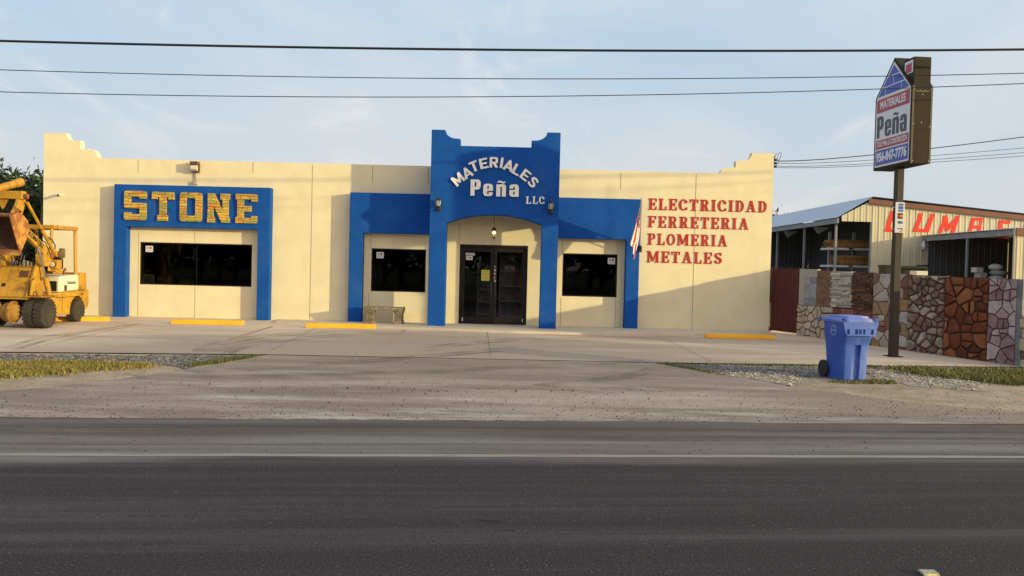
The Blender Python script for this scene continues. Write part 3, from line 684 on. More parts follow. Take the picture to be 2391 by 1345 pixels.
arch = [(leg_l, -.5), (leg_r, -.5)] + [(cx + rad * math.sin(ha - 2 * ha * i / 20), zc - rad + rad * math.cos(ha - 2 * ha * i / 20)) for i in range(21)]
b = B(); b.plate([top], [arch], (0, 0, 0), EX, EZ, PY - PD, PY)
b.obj('entrance_portal', M_blue, store, .012)
b = B(); zbm = 2.80
b.b2((tx0, -(PY - PD), zbm), (tx0 + .3, -.001, zp - .7)); b.b2((tx1 - .3, -(PY - PD), zbm), (tx1, -.001, zp - .7)); b.b2((tx0 + .3, -(PY - PD), 3.25), (tx1 - .3, -.001, 3.4))
b.obj('portal_roof', M_blue, store)
# windows
def window(w, sticker, mull=0):
    x0, z0, x1, z1 = w; t = .032; y = .05
    f = B(); f.plate([rc(x0, z0, x1, z1)], [rc(x0 + t, z0 + t, x1 - t, z1 - t)], (0, 0, 0), EX, EZ, -.11, -.02)
    if mull: f.b2(((x0 + x1) / 2 - .006, .055, z0 + t), ((x0 + x1) / 2 + .006, .075, z1 - t))
    fr = f.obj('window', M_bronze, store)
    g = B(); g.b2((x0 + t, .062, z0 + t), (x1 - t, .068, z1 - t)); g.obj('pane', M_glass, fr)
    s = B(); sx = x0 + .13 if sticker == 'L' else x1 - .26; sz = z1 - .10
    s.b2((sx, .0585, sz - .17), (sx + .2, .0605, sz)); s.b2((sx + .11, .057, sz - .09), (sx + .16, .0584, sz - .03), 1); s.b2((sx + .03, .057, sz - .13), (sx + .17, .0584, sz - .12), 2); s.b2((sx + .03, .057, sz - .075), (sx + .09, .0584, sz - .045), 2)
    s.obj('sticker', [M_sticker, M_stick_red, M_stick_grey], fr)
window(WIN[0], 'L', 1); window(WIN[1], 'L'); window(WIN[2], 'R')
# entrance door: frame, two leaves
x0, z0, x1, z1 = DOOR; xm = (x0 + x1) / 2
b = B(); b.plate([rc(x0, 0, x1, z1)], [rc(x0 + .055, -.1, x1 - .055, z1 - .07)], (0, 0, 0), EX, EZ, -.16, -.03); b.b2((x0 + .055, .04, .001), (x1 - .055, .15, .035))
door = b.obj('entrance_door', M_bronze, store, .004)
for k, (u0, u1) in enumerate(((x0 + .06, xm - .004), (xm + .004, x1 - .06))):
    f = B(); f.plate([rc(u0, .04, u1, z1 - .075)], [rc(u0 + .085, .24, u1 - .085, z1 - .19)], (0, 0, 0), EX, EZ, -.13, -.075)
    hx = u1 - .05 if k == 0 else u0 + .05
    f.tube([(hx, .075, 1.18), (hx, .02, 1.18), (hx, .02, .82), (hx, .075, .82)], .012, 8, 1)
    f.b2((u0 + .03 if k == 0 else u1 - .06, .07, .1), (u0 + .06 if k == 0 else u1 - .03, .075, .19), 2)
    f.obj('door_leaf', [M_bronze, pm('handle_metal', (.10, .09, .085), rough=.35, metal=.6), M_sticker], door)
    g = B(); g.b2((u0 + .085, .10, .24), (u1 - .085, .106, z1 - .19)); g.obj('door_pane', M_glass_door, door)
    if k == 0:
        s = B(); s.b2((u0 + .10, .096, z1 - .30), (u0 + .35, .0985, z1 - .23)); s.b2((u0 + .11, .096, z1 - .43), (u0 + .29, .0985, z1 - .315)); s.b2((u0 + .14, .0945, z1 - .275), (u0 + .31, .0955, z1 - .255), 2); s.b2((u0 + .2, .0945, z1 - .39), (u0 + .24, .0955, z1 - .345), 1)
        s.obj('sticker', [M_sticker, M_stick_red, M_stick_grey], door)
        s = B(); s.b2((u1 - .33, .096, 1.22), (u1 - .10, .0985, 1.52))
        for i in range(5): s.b2((u1 - .30, .0945, 1.27 + i * .05), (u1 - .14 - .02 * (i % 2), .0955, 1.283 + i * .05), 1)
        s.obj('paper_notice', [pm('yellow_paper', (.62, .52, .07)), M_stick_grey], door)
    else:
        s = B()
        for i in range(9): s.b2((u0 + .012, .0735, 1.2 + i * .05), (u0 + .065 - .01 * (i % 3), .0745, 1.235 + i * .05), (0, 2, 0, 1)[i % 4])
        s.obj('hours_decal', [M_sticker, M_stick_red, M_stick_grey], door)
# made-up shelving behind the door panes, in place of a vehicle's reflection
M_shelf = pm('shelf_steel', (.42, .38, .36), (.34, .31, .30), 3); M_goods = island_mat('shelf_goods', [(.52, .45, .40), (.12, .13, .17), (.40, .33, .29), (.16, .15, .15), (.58, .52, .47), (.25, .1, .08)], .7, 0)
def rack(xa, xb, y, zt_, label):
    t = thing('stand_in_rack', label, 'stand-in rack', ((xa + xb) / 2, y, .02)); b = B()
    b.b2((xa, y + .35, .02), (xb, y + .38, zt_)); b.b2((xa, y, .02), (xa + .03, y + .35, zt_)); b.b2((xb - .03, y, .02), (xb, y + .35, zt_))
    b.obj('rack_frame', M_shelf, t)
    r = random.Random(int(xa * 100))
    for i in range(5):
        z = .2 + i * (zt_ - .3) / 4; s = B(); s.b2((xa + .03, y, z), (xb - .03, y + .35, z + .04)); s.obj('shelf', M_shelf, t)
        g = B(); x = xa + .05
        while x < xb - .15:
            w = r.uniform(.08, .2); h = r.uniform(.12, .28); g.b2((x, y + .03, z + .041), (x + w, y + .3, z + .041 + h)); x += w + .015
        g.obj('boxed_goods', M_goods, t)
rack(-.36, .38, .9, 2.0, 'grey shelf rack added behind the right door pane in place of a reflection')
rack(-1.02, -.55, 1.5, 1.75, 'narrow shelf rack added behind the left door pane in place of a reflection')
M_card = pm('cardboard', (.36, .24, .13), (.31, .2, .11), 5)
for x, y, w, h, lb in ((-10.15, 1.0, .34, .5, 'brown cardboard box standing low inside the left of the wide window'), (-9.6, 1.2, .3, .42, 'smaller cardboard box beside the brown one inside the wide window')):
    t = thing('cardboard_box', lb, 'box', (x, y, .02)); b = B(); b.b2((x, y, .02), (x + w, y + .3, .62 + h)); b.obj('box_body', M_card, t); b = B(); b.b2((x - .004, y - .004, .5 + h), (x + w + .004, y + .304, .55 + h)); b.obj('packing_tape', pm('tape', (.45, .35, .22), rough=.3), t)

# ---------------------------------------------------------------- wall lettering
def word(name, label, glyphs, origin, n, depth, mat, cat='lettering', group=None, bevel=0.0, y0=0.0):
    """glyphs: (pos, neg) already placed in wall (x, z); each letter is a mesh of its own"""
    t = thing(name, label, cat, origin, group)
    for pos, neg in glyphs:
        b = B(); b.plate(pos, neg, (0, y0, 0), EX, EZ, n + .002, n + depth); b.obj('letter', mat, t, bevel)
    return t
def stone_letter_mat():
    m = bpy.data.materials.new('painted_masonry'); m.use_nodes = True; nt = m.node_tree; N = nt.nodes.new; L = nt.links.new; b = nt.nodes['Principled BSDF']; b.inputs['Roughness'].default_value = .6
    tc = N('ShaderNodeTexCoord'); sp = N('ShaderNodeSeparateXYZ'); L(tc.outputs['Object'], sp.inputs[0]); cb = N('ShaderNodeCombineXYZ'); L(sp.outputs[0], cb.inputs[0]); L(sp.outputs[2], cb.inputs[1])
    ns = N('ShaderNodeTexNoise'); ns.inputs['Scale'].default_value = 4; L(tc.outputs['Object'], ns.inputs[0])
    ad = N('ShaderNodeVectorMath'); ad.operation = 'MULTIPLY_ADD'; ad.inputs[1].default_value = (.16, .12, 0); L(ns.outputs['Color'], ad.inputs[0]); L(cb.outputs[0], ad.inputs[2])
    br = N('ShaderNodeTexBrick'); br.inputs['Scale'].default_value = 1; br.inputs['Brick Width'].default_value = .30; br.inputs['Row Height'].default_value = .075; br.inputs['Mortar Size'].default_value = .007; br.offset = .37; br.squash = .7; br.squash_frequency = 3
    br.inputs['Color1'].default_value = (.72, .42, .055, 1); br.inputs['Color2'].default_value = (.33, .31, .06, 1); br.inputs['Mortar'].default_value = (.13, .075, .02, 1); L(ad.outputs[0], br.inputs[0])
    n2 = N('ShaderNodeTexNoise'); n2.inputs['Scale'].default_value = 2.6; mp = N('ShaderNodeMapping'); mp.inputs['Scale'].default_value = (1, 1, 2.5); L(tc.outputs['Object'], mp.inputs[0]); L(mp.outputs[0], n2.inputs[0])
    mr = N('ShaderNodeMapRange'); mr.inputs[1].default_value = .48; mr.inputs[2].default_value = .66; L(n2.outputs[0], mr.inputs[0])
    x = N('ShaderNodeMix'); x.data_type = 'RGBA'; x.blend_type = 'MULTIPLY'; L(mr.outputs[0], x.inputs[0]); L(br.outputs[0], x.inputs[6]); x.inputs[7].default_value = (1.0, .62, .5, 1); L(x.outputs[2], b.inputs['Base Color'])
    return m
y_ = -F; A = lambda px, py: xz(px, py, -F)
gl_ = []
for ch, cxp, cyp in (('S', 317.5, 480), ('T', 382, 482), ('O', 447, 483.5), ('N', 511.5, 486), ('E', 576.5, 487.5)):
    p, ng, w = block(ch); c = A(cxp, cyp); h = .785; sx = .60 / .78
    if ch == 'E': sx *= .97
    m = lambda qq: mapped(qq, sx, h, c[0] - w * sx / 2, c[1] - h / 2)
    gl_.append((m(p), m(ng)))
word('stone_sign', 'big block letters STONE patterned like yellow masonry on blue frame', gl_, (A(447, 483)[0], -F, A(447, 483)[1]), F, .06, stone_letter_mat(), 'sign', bevel=.012)
M_white = pm('white_letter', (.86, .83, .79), (.78, .75, .72), 3, 4, .5)
A = lambda px, py: xz(px, py, -PY)
gs = []
c0 = A(1156, 478); Rr = A(1156, 380)[1] - c0[1]
import re as _re
# letters along an arch: photo centre of each, and its tilt
for ch, px, py, rot in (('M', 1069.5, 419, 40), ('A', 1091, 403.5, 30), ('T', 1107, 389, 22), ('E', 1129.5, 382, 12), ('R', 1153.5, 379.5, -1), ('I', 1171.5, 380.5, -9), ('A', 1188, 387, -19), ('L', 1207, 397, -29), ('E', 1227, 409.5, -38), ('S', 1245, 426, -46)):
    p, ng, w = sans(ch); h = .27; sx = .33 if ch not in 'EL' else .35; r = R(rot + 1.4); c = A(px, py)
    ox = c[0] - (w * sx / 2 * math.cos(r) - h / 2 * math.sin(r)); oz = c[1] - (w * sx / 2 * math.sin(r) + h / 2 * math.cos(r))
    m = lambda qq: mapped(qq, sx, h, ox, oz, r); gs.append((m(p), m(ng)))
word('arched_sign', 'white arched capitals MATERIALES across the blue portal', gs, (A(1156, 400)[0], -PY, A(1156, 400)[1]), PY, .05, M_white, 'sign')
gs = []
for ch, x0p, yb_, sx in (('P', 1098.5, 457, .42), ('e', 1128, 458, .42), ('n', 1158.5, 459, .42), ('~', 1158.5, 459, .42), ('a', 1189, 459.5, .42)):
    p, ng, w = fat(ch); h = .42; o = A(x0p, yb_); m = lambda qq: mapped(qq, sx, h, o[0], o[1]); gs.append((m(p), m(ng)))
gs[2] = (gs[2][0], gs[2][1])
word('name_sign', 'white heavy letters of the owner name under the arched capitals', gs, (A(1156, 440)[0], -PY, A(1156, 440)[1]), PY, .06, M_white, 'sign')
gs = []
for ch, px in (('L', 1227.5), ('L', 1243), ('C', 1258)):
    p, ng, w = slab(ch); o = A(px, 476); m = lambda qq: mapped(qq, .21, .19, o[0], o[1]); gs.append((m(p), m(ng)))
word('suffix_sign', 'small white slab letters LLC at lower right of the portal', gs, (A(1250, 470)[0], -PY, A(1250, 470)[1]), PY, .03, M_white, 'sign')
M_red = pm('red_letter', (.47, .020, .012), (.41, .016, .010), 4, 4, .55)
A = lambda px, py: xz(px, py, 0)
def red_word(txt, x0, yb0, x1, yb1, h, label):
    tot = sum(slab(c)[2] for c in txt); gap = .155; wpx = (A(x1, yb1)[0] - A(x0, yb0)[0]); sx = wpx / (tot + gap * (len(txt) - 1)); x = A(x0, yb0)[0]; z = (A(x0, yb0)[1] + A(x1, yb1)[1]) / 2; gs = []
    for c in txt:
        p, ng, w = slab(c); m = lambda qq: mapped(qq, sx, h, x, z); gs.append((m(p), m(ng))); x += (w + gap) * sx
    word('trade_sign', label, gs, (A(x0, yb0)[0], 0, z), 0, .016, M_red, 'sign', 'red trade words on the right wall')
red_word('ELECTRICIDAD', 1514, 490.5, 1790, 496, .315, 'red slab word ELECTRICIDAD, topmost on the right wall')
red_word('FERRETERIA', 1513, 531.5, 1748, 536, .315, 'red slab word FERRETERIA below the topmost red word')
red_word('PLOMERIA', 1512, 572, 1698, 575.5, .315, 'red slab word PLOMERIA above the lowest red word')
red_word('METALES', 1510, 613, 1686, 616.5, .315, 'red slab word METALES, lowest on the right wall')

# ---------------------------------------------------------------- fittings on the front
M_iron = pm('black_iron', (.014, .014, .016), rough=.45, spec=.5)
M_lglass = pm('lantern_glass', (.75, .75, .72), rough=.15, trans=.55, spec=.5)
def lantern_at(px, py, label):
    p = P(px, py, -PY); x, z = p.x, p.z; y = -PY - .13; t = thing('wall_lantern', label, 'wall lantern', (x, -PY, z), 'lanterns either side of the portal')
    b = B(); b.lathe([(.075, 0), (.075, .02), (.05, .03)], (x, -PY - .0, z - .11), 'Y', 14); 
    for i in range(len(b.v)): b.v[i].y = -PY - (b.v[i].y + PY)
    b.obj('back_plate', M_iron, t)
    b = B(); b.tube([(x, -PY - .02, z - .11), (x, -PY - .08, z - .17), (x, y, z - .15), (x, y, z - .08)], .014); b.ball((x, y, z - .15), .02); b.obj('bracket', M_iron, t)
    b = B(); b.lathe([(.03, -.09), (.055, -.075), (.06, -.06)], (x, y, z), 'Z', 6, smooth=False)
    b.lathe([(.085, .085), (.08, .10), (.055, .13), (.03, .15), (.02, .17), (.008, .185), (.004, .215)], (x, y, z), 'Z', 10, smooth=False)
    for k in range(6):
        a = math.pi / 3 * k; b.tube([(x + .058 * math.cos(a), y + .058 * math.sin(a), z - .06), (x + .079 * math.cos(a), y + .079 * math.sin(a), z + .02), (x + .078 * math.cos(a), y + .078 * math.sin(a), z + .09)], .006, 5)
    b.obj('cage', M_iron, t)
    b = B(); b.lathe([(.05, -.06), (.07, .02), (.07, .088)], (x, y, z), 'Z', 12); b.obj('lantern_glass', M_lglass, t)
    b = B(); b.tube([(x, y, z - .07), (x, y, z + .03)], .014); b.ball((x, y, z + .035), .02); b.obj('candle_bulb', pm('bulb_off', (.7, .68, .62), rough=.3), t)
lantern_at(1024, 477, 'black six-sided wall lantern on the portal above its left leg'); lantern_at(1285.5, 484, 'black six-sided wall lantern on the portal beside the LLC letters')
p = P(1153.5, 545, -.45); x, y, z = p
t = thing('pendant_lantern', 'glowing brown pendant lantern hanging on a chain in the entrance arch', 'pendant lantern', (x, y, z))
M_brn = pm('brown_iron', (.05, .028, .016), rough=.45)
b = B(); b.tube([(x, y, 3.25), (x, y, z + .18)], .007, 6); b.obj('chain', M_brn, t)
b = B(); b.lathe([(.075, .085), (.07, .10), (.045, .135), (.015, .16), (.012, .18)], (x, y, z), 'Z', 12); b.lathe([(.03, -.13), (.05, -.115), (.05, -.10)], (x, y, z), 'Z', 12); b.lathe([(.004, -.2), (.012, -.17), (.006, -.15), (.035, -.125)], (x, y, z), 'Z', 10)
for k in range(6):
    a = math.pi / 3 * k; b.tube([(x + .05 * math.cos(a), y + .05 * math.sin(a), z - .10), (x + .083 * math.cos(a), y + .083 * math.sin(a), z), (x + .074 * math.cos(a), y + .074 * math.sin(a), z + .09)], .006, 5)
b.obj('cage', M_brn, t)
b = B(); b.lathe([(.045, -.10), (.076, 0), (.068, .086)], (x, y, z), 'Z', 14); b.obj('lantern_glass', pm('warm_lantern_glass', (.8, .72, .55), rough=.2, trans=.75), t)
b = B(); b.ball((x, y, z + .02), .032); b.obj('bulb', pm('bulb_lit', (1, .8, .5), emis=(1, .72, .38), estr=9), t)
# flood light with its conduit
p = P(459, 391, 0); x, z = p.x, p.z
t = thing('wall_pack_light', 'brown wall light with prismatic glass above the STONE frame', 'wall light', (x, 0, z)); M_fb = pm('bronze_housing', (.10, .045, .035), rough=.5)
b = B(); b.b2((x - .10, -.14, z - .145), (x + .10, -.001, z + .145)); b.b2((x - .098, -.24, z + .03), (x + .10, -.14, z + .14)); b.obj('housing', M_fb, t, .01)
b = B(); b.prism([(-.14, -.12), (-.235, -.07), (-.245, .028), (-.14, .028)], (x, 0, z), EY, EZ, -.085, .085); b.obj('glass_lens', pm('prismatic_glass', (.80, .72, .58), (.6, .52, .4), 40, 2, .25, stretch=(1, 1, .3)), t, .006)
b = B(); b.tube([(x, -.04, z - .145), (x, -.04, z - .40)], .02); b.b2((x - .04, -.10, z - .47), (x + .04, -.001, z - .38)); b.obj('conduit', pm('grey_conduit', (.42, .37, .28)), t)
p = P(142, 458, 0); x, z = p.x, p.z
t = thing('security_camera', 'small grey bullet security camera on the wall near the left corner', 'security camera', (x, 0, z))
b = B(); b.tube([(x, -.001, z + .03), (x, -.02, z + .03)], .04, 12); b.tube([(x, -.02, z + .03), (x - .01, -.1, z + .02)], .015); b.obj('mount', pm('camera_grey', (.62, .6, .55)), t)
b = B(); b.tube([(x - .05, -.06, z + .03), (x + .05, -.24, z - .0)], .035, 12); b.obj('camera_body', pm('camera_grey', (.6, .6, .55)), t)
b = B(); b.tube([(x + .0505, -.241, z), (x + .055, -.25, z - .002)], .03, 12); b.obj('lens', M_black, t)
# flag on its pole
pb = P(1495, 582, -WF); tip_y = -1.5; pt = P(1498.5, 464, tip_y)
t = thing('flag', 'american flag hanging limp from a slanting pole at the right wing', 'flag', tuple(pb))
b = B(); b.tube([pb, pt], .014, 8); b.ball(pt, .025); b.obj('flagpole', pm('white_pole', (.55, .5, .45), rough=.4), t)
b = B(); b.b2((pb.x - .04, -WF - .03, pb.z - .08), (pb.x + .04, -WF - .0, pb.z + .08)); b.tube([pb, pb.lerp(pt, .08)], .025); b.obj('pole_bracket', M_iron, t)
b = B(); NU, NV = 26, 44; grid = []
for i in range(NU + 1):
    s = i / NU; hp = pt.lerp(pb, .04 + .52 * s)
    for j in range(NV + 1):
        v = j / NV; fold = math.sin(s * 15 + v * 1.2) * .05 * min(1, v * 2.2) + math.sin(s * 7 - v * 2) * .04 * v
        gather = pt.lerp(pb, .30); base = hp.lerp(Vector((gather.x, gather.y, hp.z)), .62 * min(1, v * 1.5))
        zz = hp.z - v * .93 + (hp.z - gather.z) * -.25 * v
        grid.append(Vector((base.x - .16 * v ** 1.1 + fold * .8 + (s - .5) * .10 * v - .03, base.y + fold, zz + .02 * math.sin(s * 12))))
fs = []; mi = []
for i in range(NU):
    for j in range(NV):
        fs.append((i * (NV + 1) + j, i * (NV + 1) + j + 1, (i + 1) * (NV + 1) + j + 1, (i + 1) * (NV + 1) + j)); st = i // 2
        if st < 7 and j < NV * .4: mi.append(2 if not ((i % 3 == 1) and (j % 3 == 1)) else 1)
        else: mi.append(0 if st % 2 == 0 else 1)
b.add(grid, fs, 0, True); b.mi = mi
o = b.obj('flag_cloth', [pm('flag_red', (.45, .02, .035), rough=.85), pm('flag_white', (.70, .66, .62), rough=.85), pm('flag_blue', (.012, .016, .06), rough=.85)], t)
# bench
p0, p1 = P(854, 752, -.62), P(941, 757, -.62); x0, x1 = p0.x, p1.x; hb = .47; zb_ = .028
M_bench = island_mat('cast_stone', [(.24, .185, .125), (.19, .15, .105)], .9, .9, 18, .6)
t = thing('stone_bench', 'carved cast stone bench standing below the left wing window', 'bench', ((x0 + x1) / 2, -.62, zb_))
b = B(); b.b2((x0 - .03, -.82, hb - .09), (x1 + .03, -.42, hb)); b.obj('seat', M_bench, t, .015, 3)
for xa, xb in ((x0, x0 + .23), (x1 - .23, x1)):
    b = B(); xm_ = (xa + xb) / 2
    for z0_, z1_, e in ((zb_, .09, .012), (.09, .12, .0), (.12, .29, -.008), (.29, .32, .0), (.32, .38, .015)): b.b2((xa - e, -.78 - e, z0_ + .0005), (xb + e, -.46 + e, z1_ - .0005))
    b.obj('leg', M_bench, t, .008)
# wheel stops
M_stop = pm('yellow_stop_paint', (.86, .42, .018), (.80, .36, .015), 3, 6, .6, .2, 40, c3=(.45, .2, .03), s3=6, lo3=.68, hi3=.75)
def stop(px0, py0, px1, py1, label, hidden=0.0):
    a, c = G(px0, py0), G(px1, py1); a.x -= hidden; d = (c - a); d.z = 0; Ln = d.length; d.normalize(); s = Vector((-d.y, d.x, 0)); m = (a + c) / 2
    t = thing('wheel_stop', label, 'wheel stop', (m.x, m.y, gz(m.y)), 'yellow concrete wheel stops in front of the shop'); b = B(); zz = gz(m.y) + .007
    prof = [(0, 0), (.17, 0), (.155, .06), (.115, .115), (.055, .115), (.015, .06)]
    b.prism(prof, Vector((a.x, a.y, zz)) , s, EZ, .02, Ln - .02); b.obj('stop_block', M_stop, t, .012, 3)
    b = B()
    for f in (.12, .88):
        q = Vector((a.x, a.y, 0)) + d * Ln * f + s * .085; b.lathe([(.014, .0), (.014, .008)], (q.x, q.y, zz + .115), 'Z', 8)
    b.obj('anchor_pin', pm('rusty_pin', (.2, .09, .04)), t)
stop(195, 753, 257, 750.5, 'yellow wheel stop half hidden behind the loader rear wheel', .75)
stop(396, 757.5, 569, 760, 'yellow wheel stop in front of the wide STONE window')
stop(711, 766, 879, 768.5, 'yellow wheel stop beside the stone bench')
stop(1646, 790, 1812, 794, 'yellow wheel stop beside the maroon gate')
# ---------------------------------------------------------------- stone sample wall
WA, WB = G(1866, 783.5), G(2378, 855.5); WA.z = WB.z = 0
WD = (WB - WA).normalized(); WN = WD.cross(EZ)                      # outwards, to the road
if WN.dot(CAM - WA) < 0: WN = -WN
WU = WD if WD.cross(EZ).dot(WN) > 0 else -WD
def wu(px, py): p = PP(px, py, WA, WN); return ((p - WA).dot(WD), p.z)
top_l, top_r = wu(1872, 628)[1], wu(2375, 652)[1]; WL = (WB - WA).length
def wtop(u): return top_l + (top_r - top_l) * u / WL
def wbot(u): return gz((WA + WD * u).y) - .06
stone_wall = thing('stone_wall', 'stone sample wall of many different panels running from gate to pillar', 'wall', (WA.x, WA.y, 0))
M_mortar = pm('brown_mortar', (.13, .075, .055), (.17, .10, .07), 6, 5, .95, .5, 30)
M_mort2 = pm('purple_mortar', (.11, .045, .045), (.14, .06, .055), 6, 5, .95, .5, 30); M_mort3 = pm('dark_mortar', (.055, .025, .018), (.08, .035, .022), 6, 5, .95, .5, 30); M_mort4 = pm('tan_mortar', (.20, .13, .085), (.15, .1, .07), 6, 5, .95, .5, 30)
def cells(w, h, n, seed, ax=1.0, gap=.02):
    """polygons of a jittered mosaic filling w x h"""
    r = random.Random(seed); pts = []
    for _ in range(n):
        best = None
        for _k in range(5):
            q = (r.uniform(0, w), r.uniform(0, h)); d = min([((q[0] - p[0]) / ax) ** 2 + (q[1] - p[1]) ** 2 for p in pts] or [9]) * r.uniform(.6, 1)
            if best is None or d > best[0]: best = (d, q)
        pts.append(best[1])
    out = []
    for i, p in enumerate(pts):
        poly = rc(gap * .4, gap * .4, w - gap * .4, h - gap * .4)
        for k, c in enumerate(pts):
            if k == i: continue
            nx, ny = (c[0] - p[0]) / ax ** 2, c[1] - p[1]; mx_, my_ = (p[0] + c[0]) / 2, (p[1] + c[1]) / 2; ln_ = math.hypot(nx, ny); lim = (mx_ * nx + my_ * ny) / ln_ - gap / 2 * r.uniform(.7, 1.3)
            q = []
            for a in range(len(poly)):
                s0, s1 = poly[a], poly[(a + 1) % len(poly)]; d0 = (s0[0] * nx + s0[1] * ny) / ln_ - lim; d1 = (s1[0] * nx + s1[1] * ny) / ln_ - lim
                if d0 <= 0: q.append(s0)
                if (d0 < 0) != (d1 < 0) and abs(d0 - d1) > 1e-9: t = d0 / (d0 - d1); q.append((s0[0] + (s1[0] - s0[0]) * t, s0[1] + (s1[1] - s0[1]) * t))
            poly = q
            if len(poly) < 3: break
        if len(poly) >= 3: out.append(poly)
    return out
def chamfer(poly, f, r):
    out = []
    for i in range(len(poly)):
        a, c, d = poly[i - 1], poly[i], poly[(i + 1) % len(poly)]; k = f * r.uniform(.6, 1.3)
        out += [(c[0] + (a[0] - c[0]) * k, c[1] + (a[1] - c[1]) * k), (c[0] + (d[0] - c[0]) * k, c[1] + (d[1] - c[1]) * k)]
    return out
def frame_pt(u, v, n): return WA + WU * (u if WU == WD else -u) + EZ * v + WN * n
FO = lambda u, v: WA + WD * u + EZ * v
sgn = 1 if WU == WD else -1
def stone_panel(name, label, u0, u1, v0, v1, n, seed, mats, gap=.022, ax=1.0, dep=.03, rnd=.12, base=.0, puff=.93):
    b = B(); b.prism([(sgn * u0, v0), (sgn * u1, v0), (sgn * u1, v1), (sgn * u0, v1)][::sgn], WA, WU, EZ, -.10, base, 0); r = random.Random(seed)
    for poly in cut_some(cells(u1 - u0, v1 - v0, n, seed, ax, gap), r, .35, gap):
        q = chamfer(poly, rnd, r); q = [(sgn * (u0 + x), v0 + y) for x, y in q][::sgn]; d = dep * r.uniform(.6, 1.2)
        stone(b, q, base, d, puff, r, puff < .9)
    o = b.obj(name, mats, stone_wall, sharp=50)
    if label: o['label'] = label
    return o
def stone(b, q, base, d, puff, r, smooth):
    """one stone: ragged outline, swelling and slightly tilted face, a single island"""
    out = []; k0 = len(q); cu = sum(p[0] for p in q) / k0; cv = sum(p[1] for p in q) / k0
    for i in range(k0):
        a, c = q[i], q[(i + 1) % k0]; out.append(a); ln_ = math.hypot(c[0] - a[0], c[1] - a[1])
        for t in ((.33, .67) if ln_ > .16 else (.5,) if ln_ > .06 else ()):
            t += r.uniform(-.08, .08); m = (a[0] + (c[0] - a[0]) * t, a[1] + (c[1] - a[1]) * t); f = r.uniform(-.01, .07); out.append((m[0] + (cu - m[0]) * f, m[1] + (cv - m[1]) * f))
    k = len(out); Nn = WU.cross(EZ).normalized(); tx, ty = r.gauss(0, .05), r.gauss(0, .05); vs = []
    for sc, n_, tl in ((1, base, 0), (1, base + d * .55, 1), (puff, base + d, 1)):
        for p in out:
            u, v = cu + (p[0] - cu) * sc, cv + (p[1] - cv) * sc; vs.append(WA + WU * u + EZ * v + Nn * (n_ + tl * (max(-d * .4, min(d * .4, tx * (u - cu) + ty * (v - cv))) + r.uniform(-.002, .002))))
    vs.append(WA + WU * cu + EZ * cv + Nn * (base + d * 1.06)); fs = []
    for g in range(2): fs += [(g * k + i, g * k + (i + 1) % k, (g + 1) * k + (i + 1) % k, (g + 1) * k + i) for i in range(k)]
    fs += [(2 * k + i, 2 * k + (i + 1) % k, 3 * k) for i in range(k)]; b.add(vs, fs, 1, smooth)
def cut_some(polys, r, p, gap):
    out = []
    for q in polys:
        xs_ = [v[0] for v in q]; ys_ = [v[1] for v in q]; w, h = max(xs_) - min(xs_), max(ys_) - min(ys_)
        if r.random() < p and max(w, h) > .22:
            ax = 0 if w > h else 1; m = (min(xs_) + w * r.uniform(.35, .65)) if ax == 0 else (min(ys_) + h * r.uniform(.35, .65)); out += [s for s in (clip(q, ax, m - gap / 2, -1), clip(q, ax, m + gap / 2, 1)) if len(s) > 2]
        else: out.append(q)
    return out
def ledge_panel(name, label, u0, u1, v0, v1, row, wl, wh, seed, mats, dep=.035, rag=.0):
    b = B(); b.prism([(sgn * u0, v0), (sgn * u1, v0), (sgn * u1, v1), (sgn * u0, v1)][::sgn], WA, WU, EZ, -.10, 0, 0); r = random.Random(seed); v = v0 + .004
    while v < v1 - .01:
        h = min(row * r.uniform(.6, 1.4), v1 - v); u = u0 + r.uniform(-rag, rag * .3)
        while u < u1 - .005:
            w = r.uniform(wl, wh); e = min(u + w, u1 + (r.uniform(-rag, rag) if rag else 0))
            if e - u > .012: b.prism([(sgn * u, v), (sgn * (e - .004), v), (sgn * (e - .004), v + h - .005), (sgn * u, v + h - .005)][::sgn], WA, WU, EZ, 0, dep * r.uniform(.25, 1.1), 1, .985)
            u = e
        v += h
    o = b.obj(name, mats, stone_wall)
    if label: o['label'] = label
    return o
U = lambda px, py=740: wu(px, py)[0]
S_cream = island_mat('cream_flag', [(.50, .40, .29), (.44, .35, .25), (.55, .45, .34), (.47, .37, .26)], .9, .4, 14, .18)
S_mix = island_mat('mixed_flag', [(.42, .36, .32), (.32, .20, .11), (.20, .085, .06), (.46, .40, .35), (.38, .29, .21), (.34, .19, .085), (.24, .12, .09), (.48, .42, .37)], .9, .5, 12, .3)
S_rub = island_mat('rubble_stone', [(.22, .11, .085), (.26, .18, .125), (.35, .26, .19), (.19, .125, .09), (.30, .235, .18), (.23, .15, .11), (.40, .32, .25)], .95, 1.0, 13, .6)
S_rust = island_mat('rust_flag', [(.22, .062, .022), (.15, .04, .016), (.27, .085, .03), (.11, .032, .016), (.18, .05, .02), (.30, .105, .042)], .85, .5, 12, .35)
S_pink = island_mat('pink_flag', [(.40, .28, .27), (.30, .18, .175), (.46, .36, .35), (.25, .14, .145), (.36, .25, .25)], .9, .5, 11, .35)
S_mar = island_mat('maroon_flag', [(.23, .085, .07), (.28, .11, .09), (.19, .07, .06)], .9, .5, 12, .25)
S_brick = island_mat('thin_brick', [(.26, .135, .085), (.21, .105, .065), (.30, .165, .105), (.24, .15, .10)], .9, .6, 30, .25)
S_wled = island_mat('white_ledge', [(.56, .51, .43), (.46, .41, .33), (.64, .60, .52), (.36, .31, .25)], .9, .6, 30, .25)
S_dled = island_mat('dark_ledge', [(.115, .055, .036), (.08, .042, .03), (.16, .08, .045), (.09, .06, .045), (.20, .085, .04)], .9, .6, 30, .35)
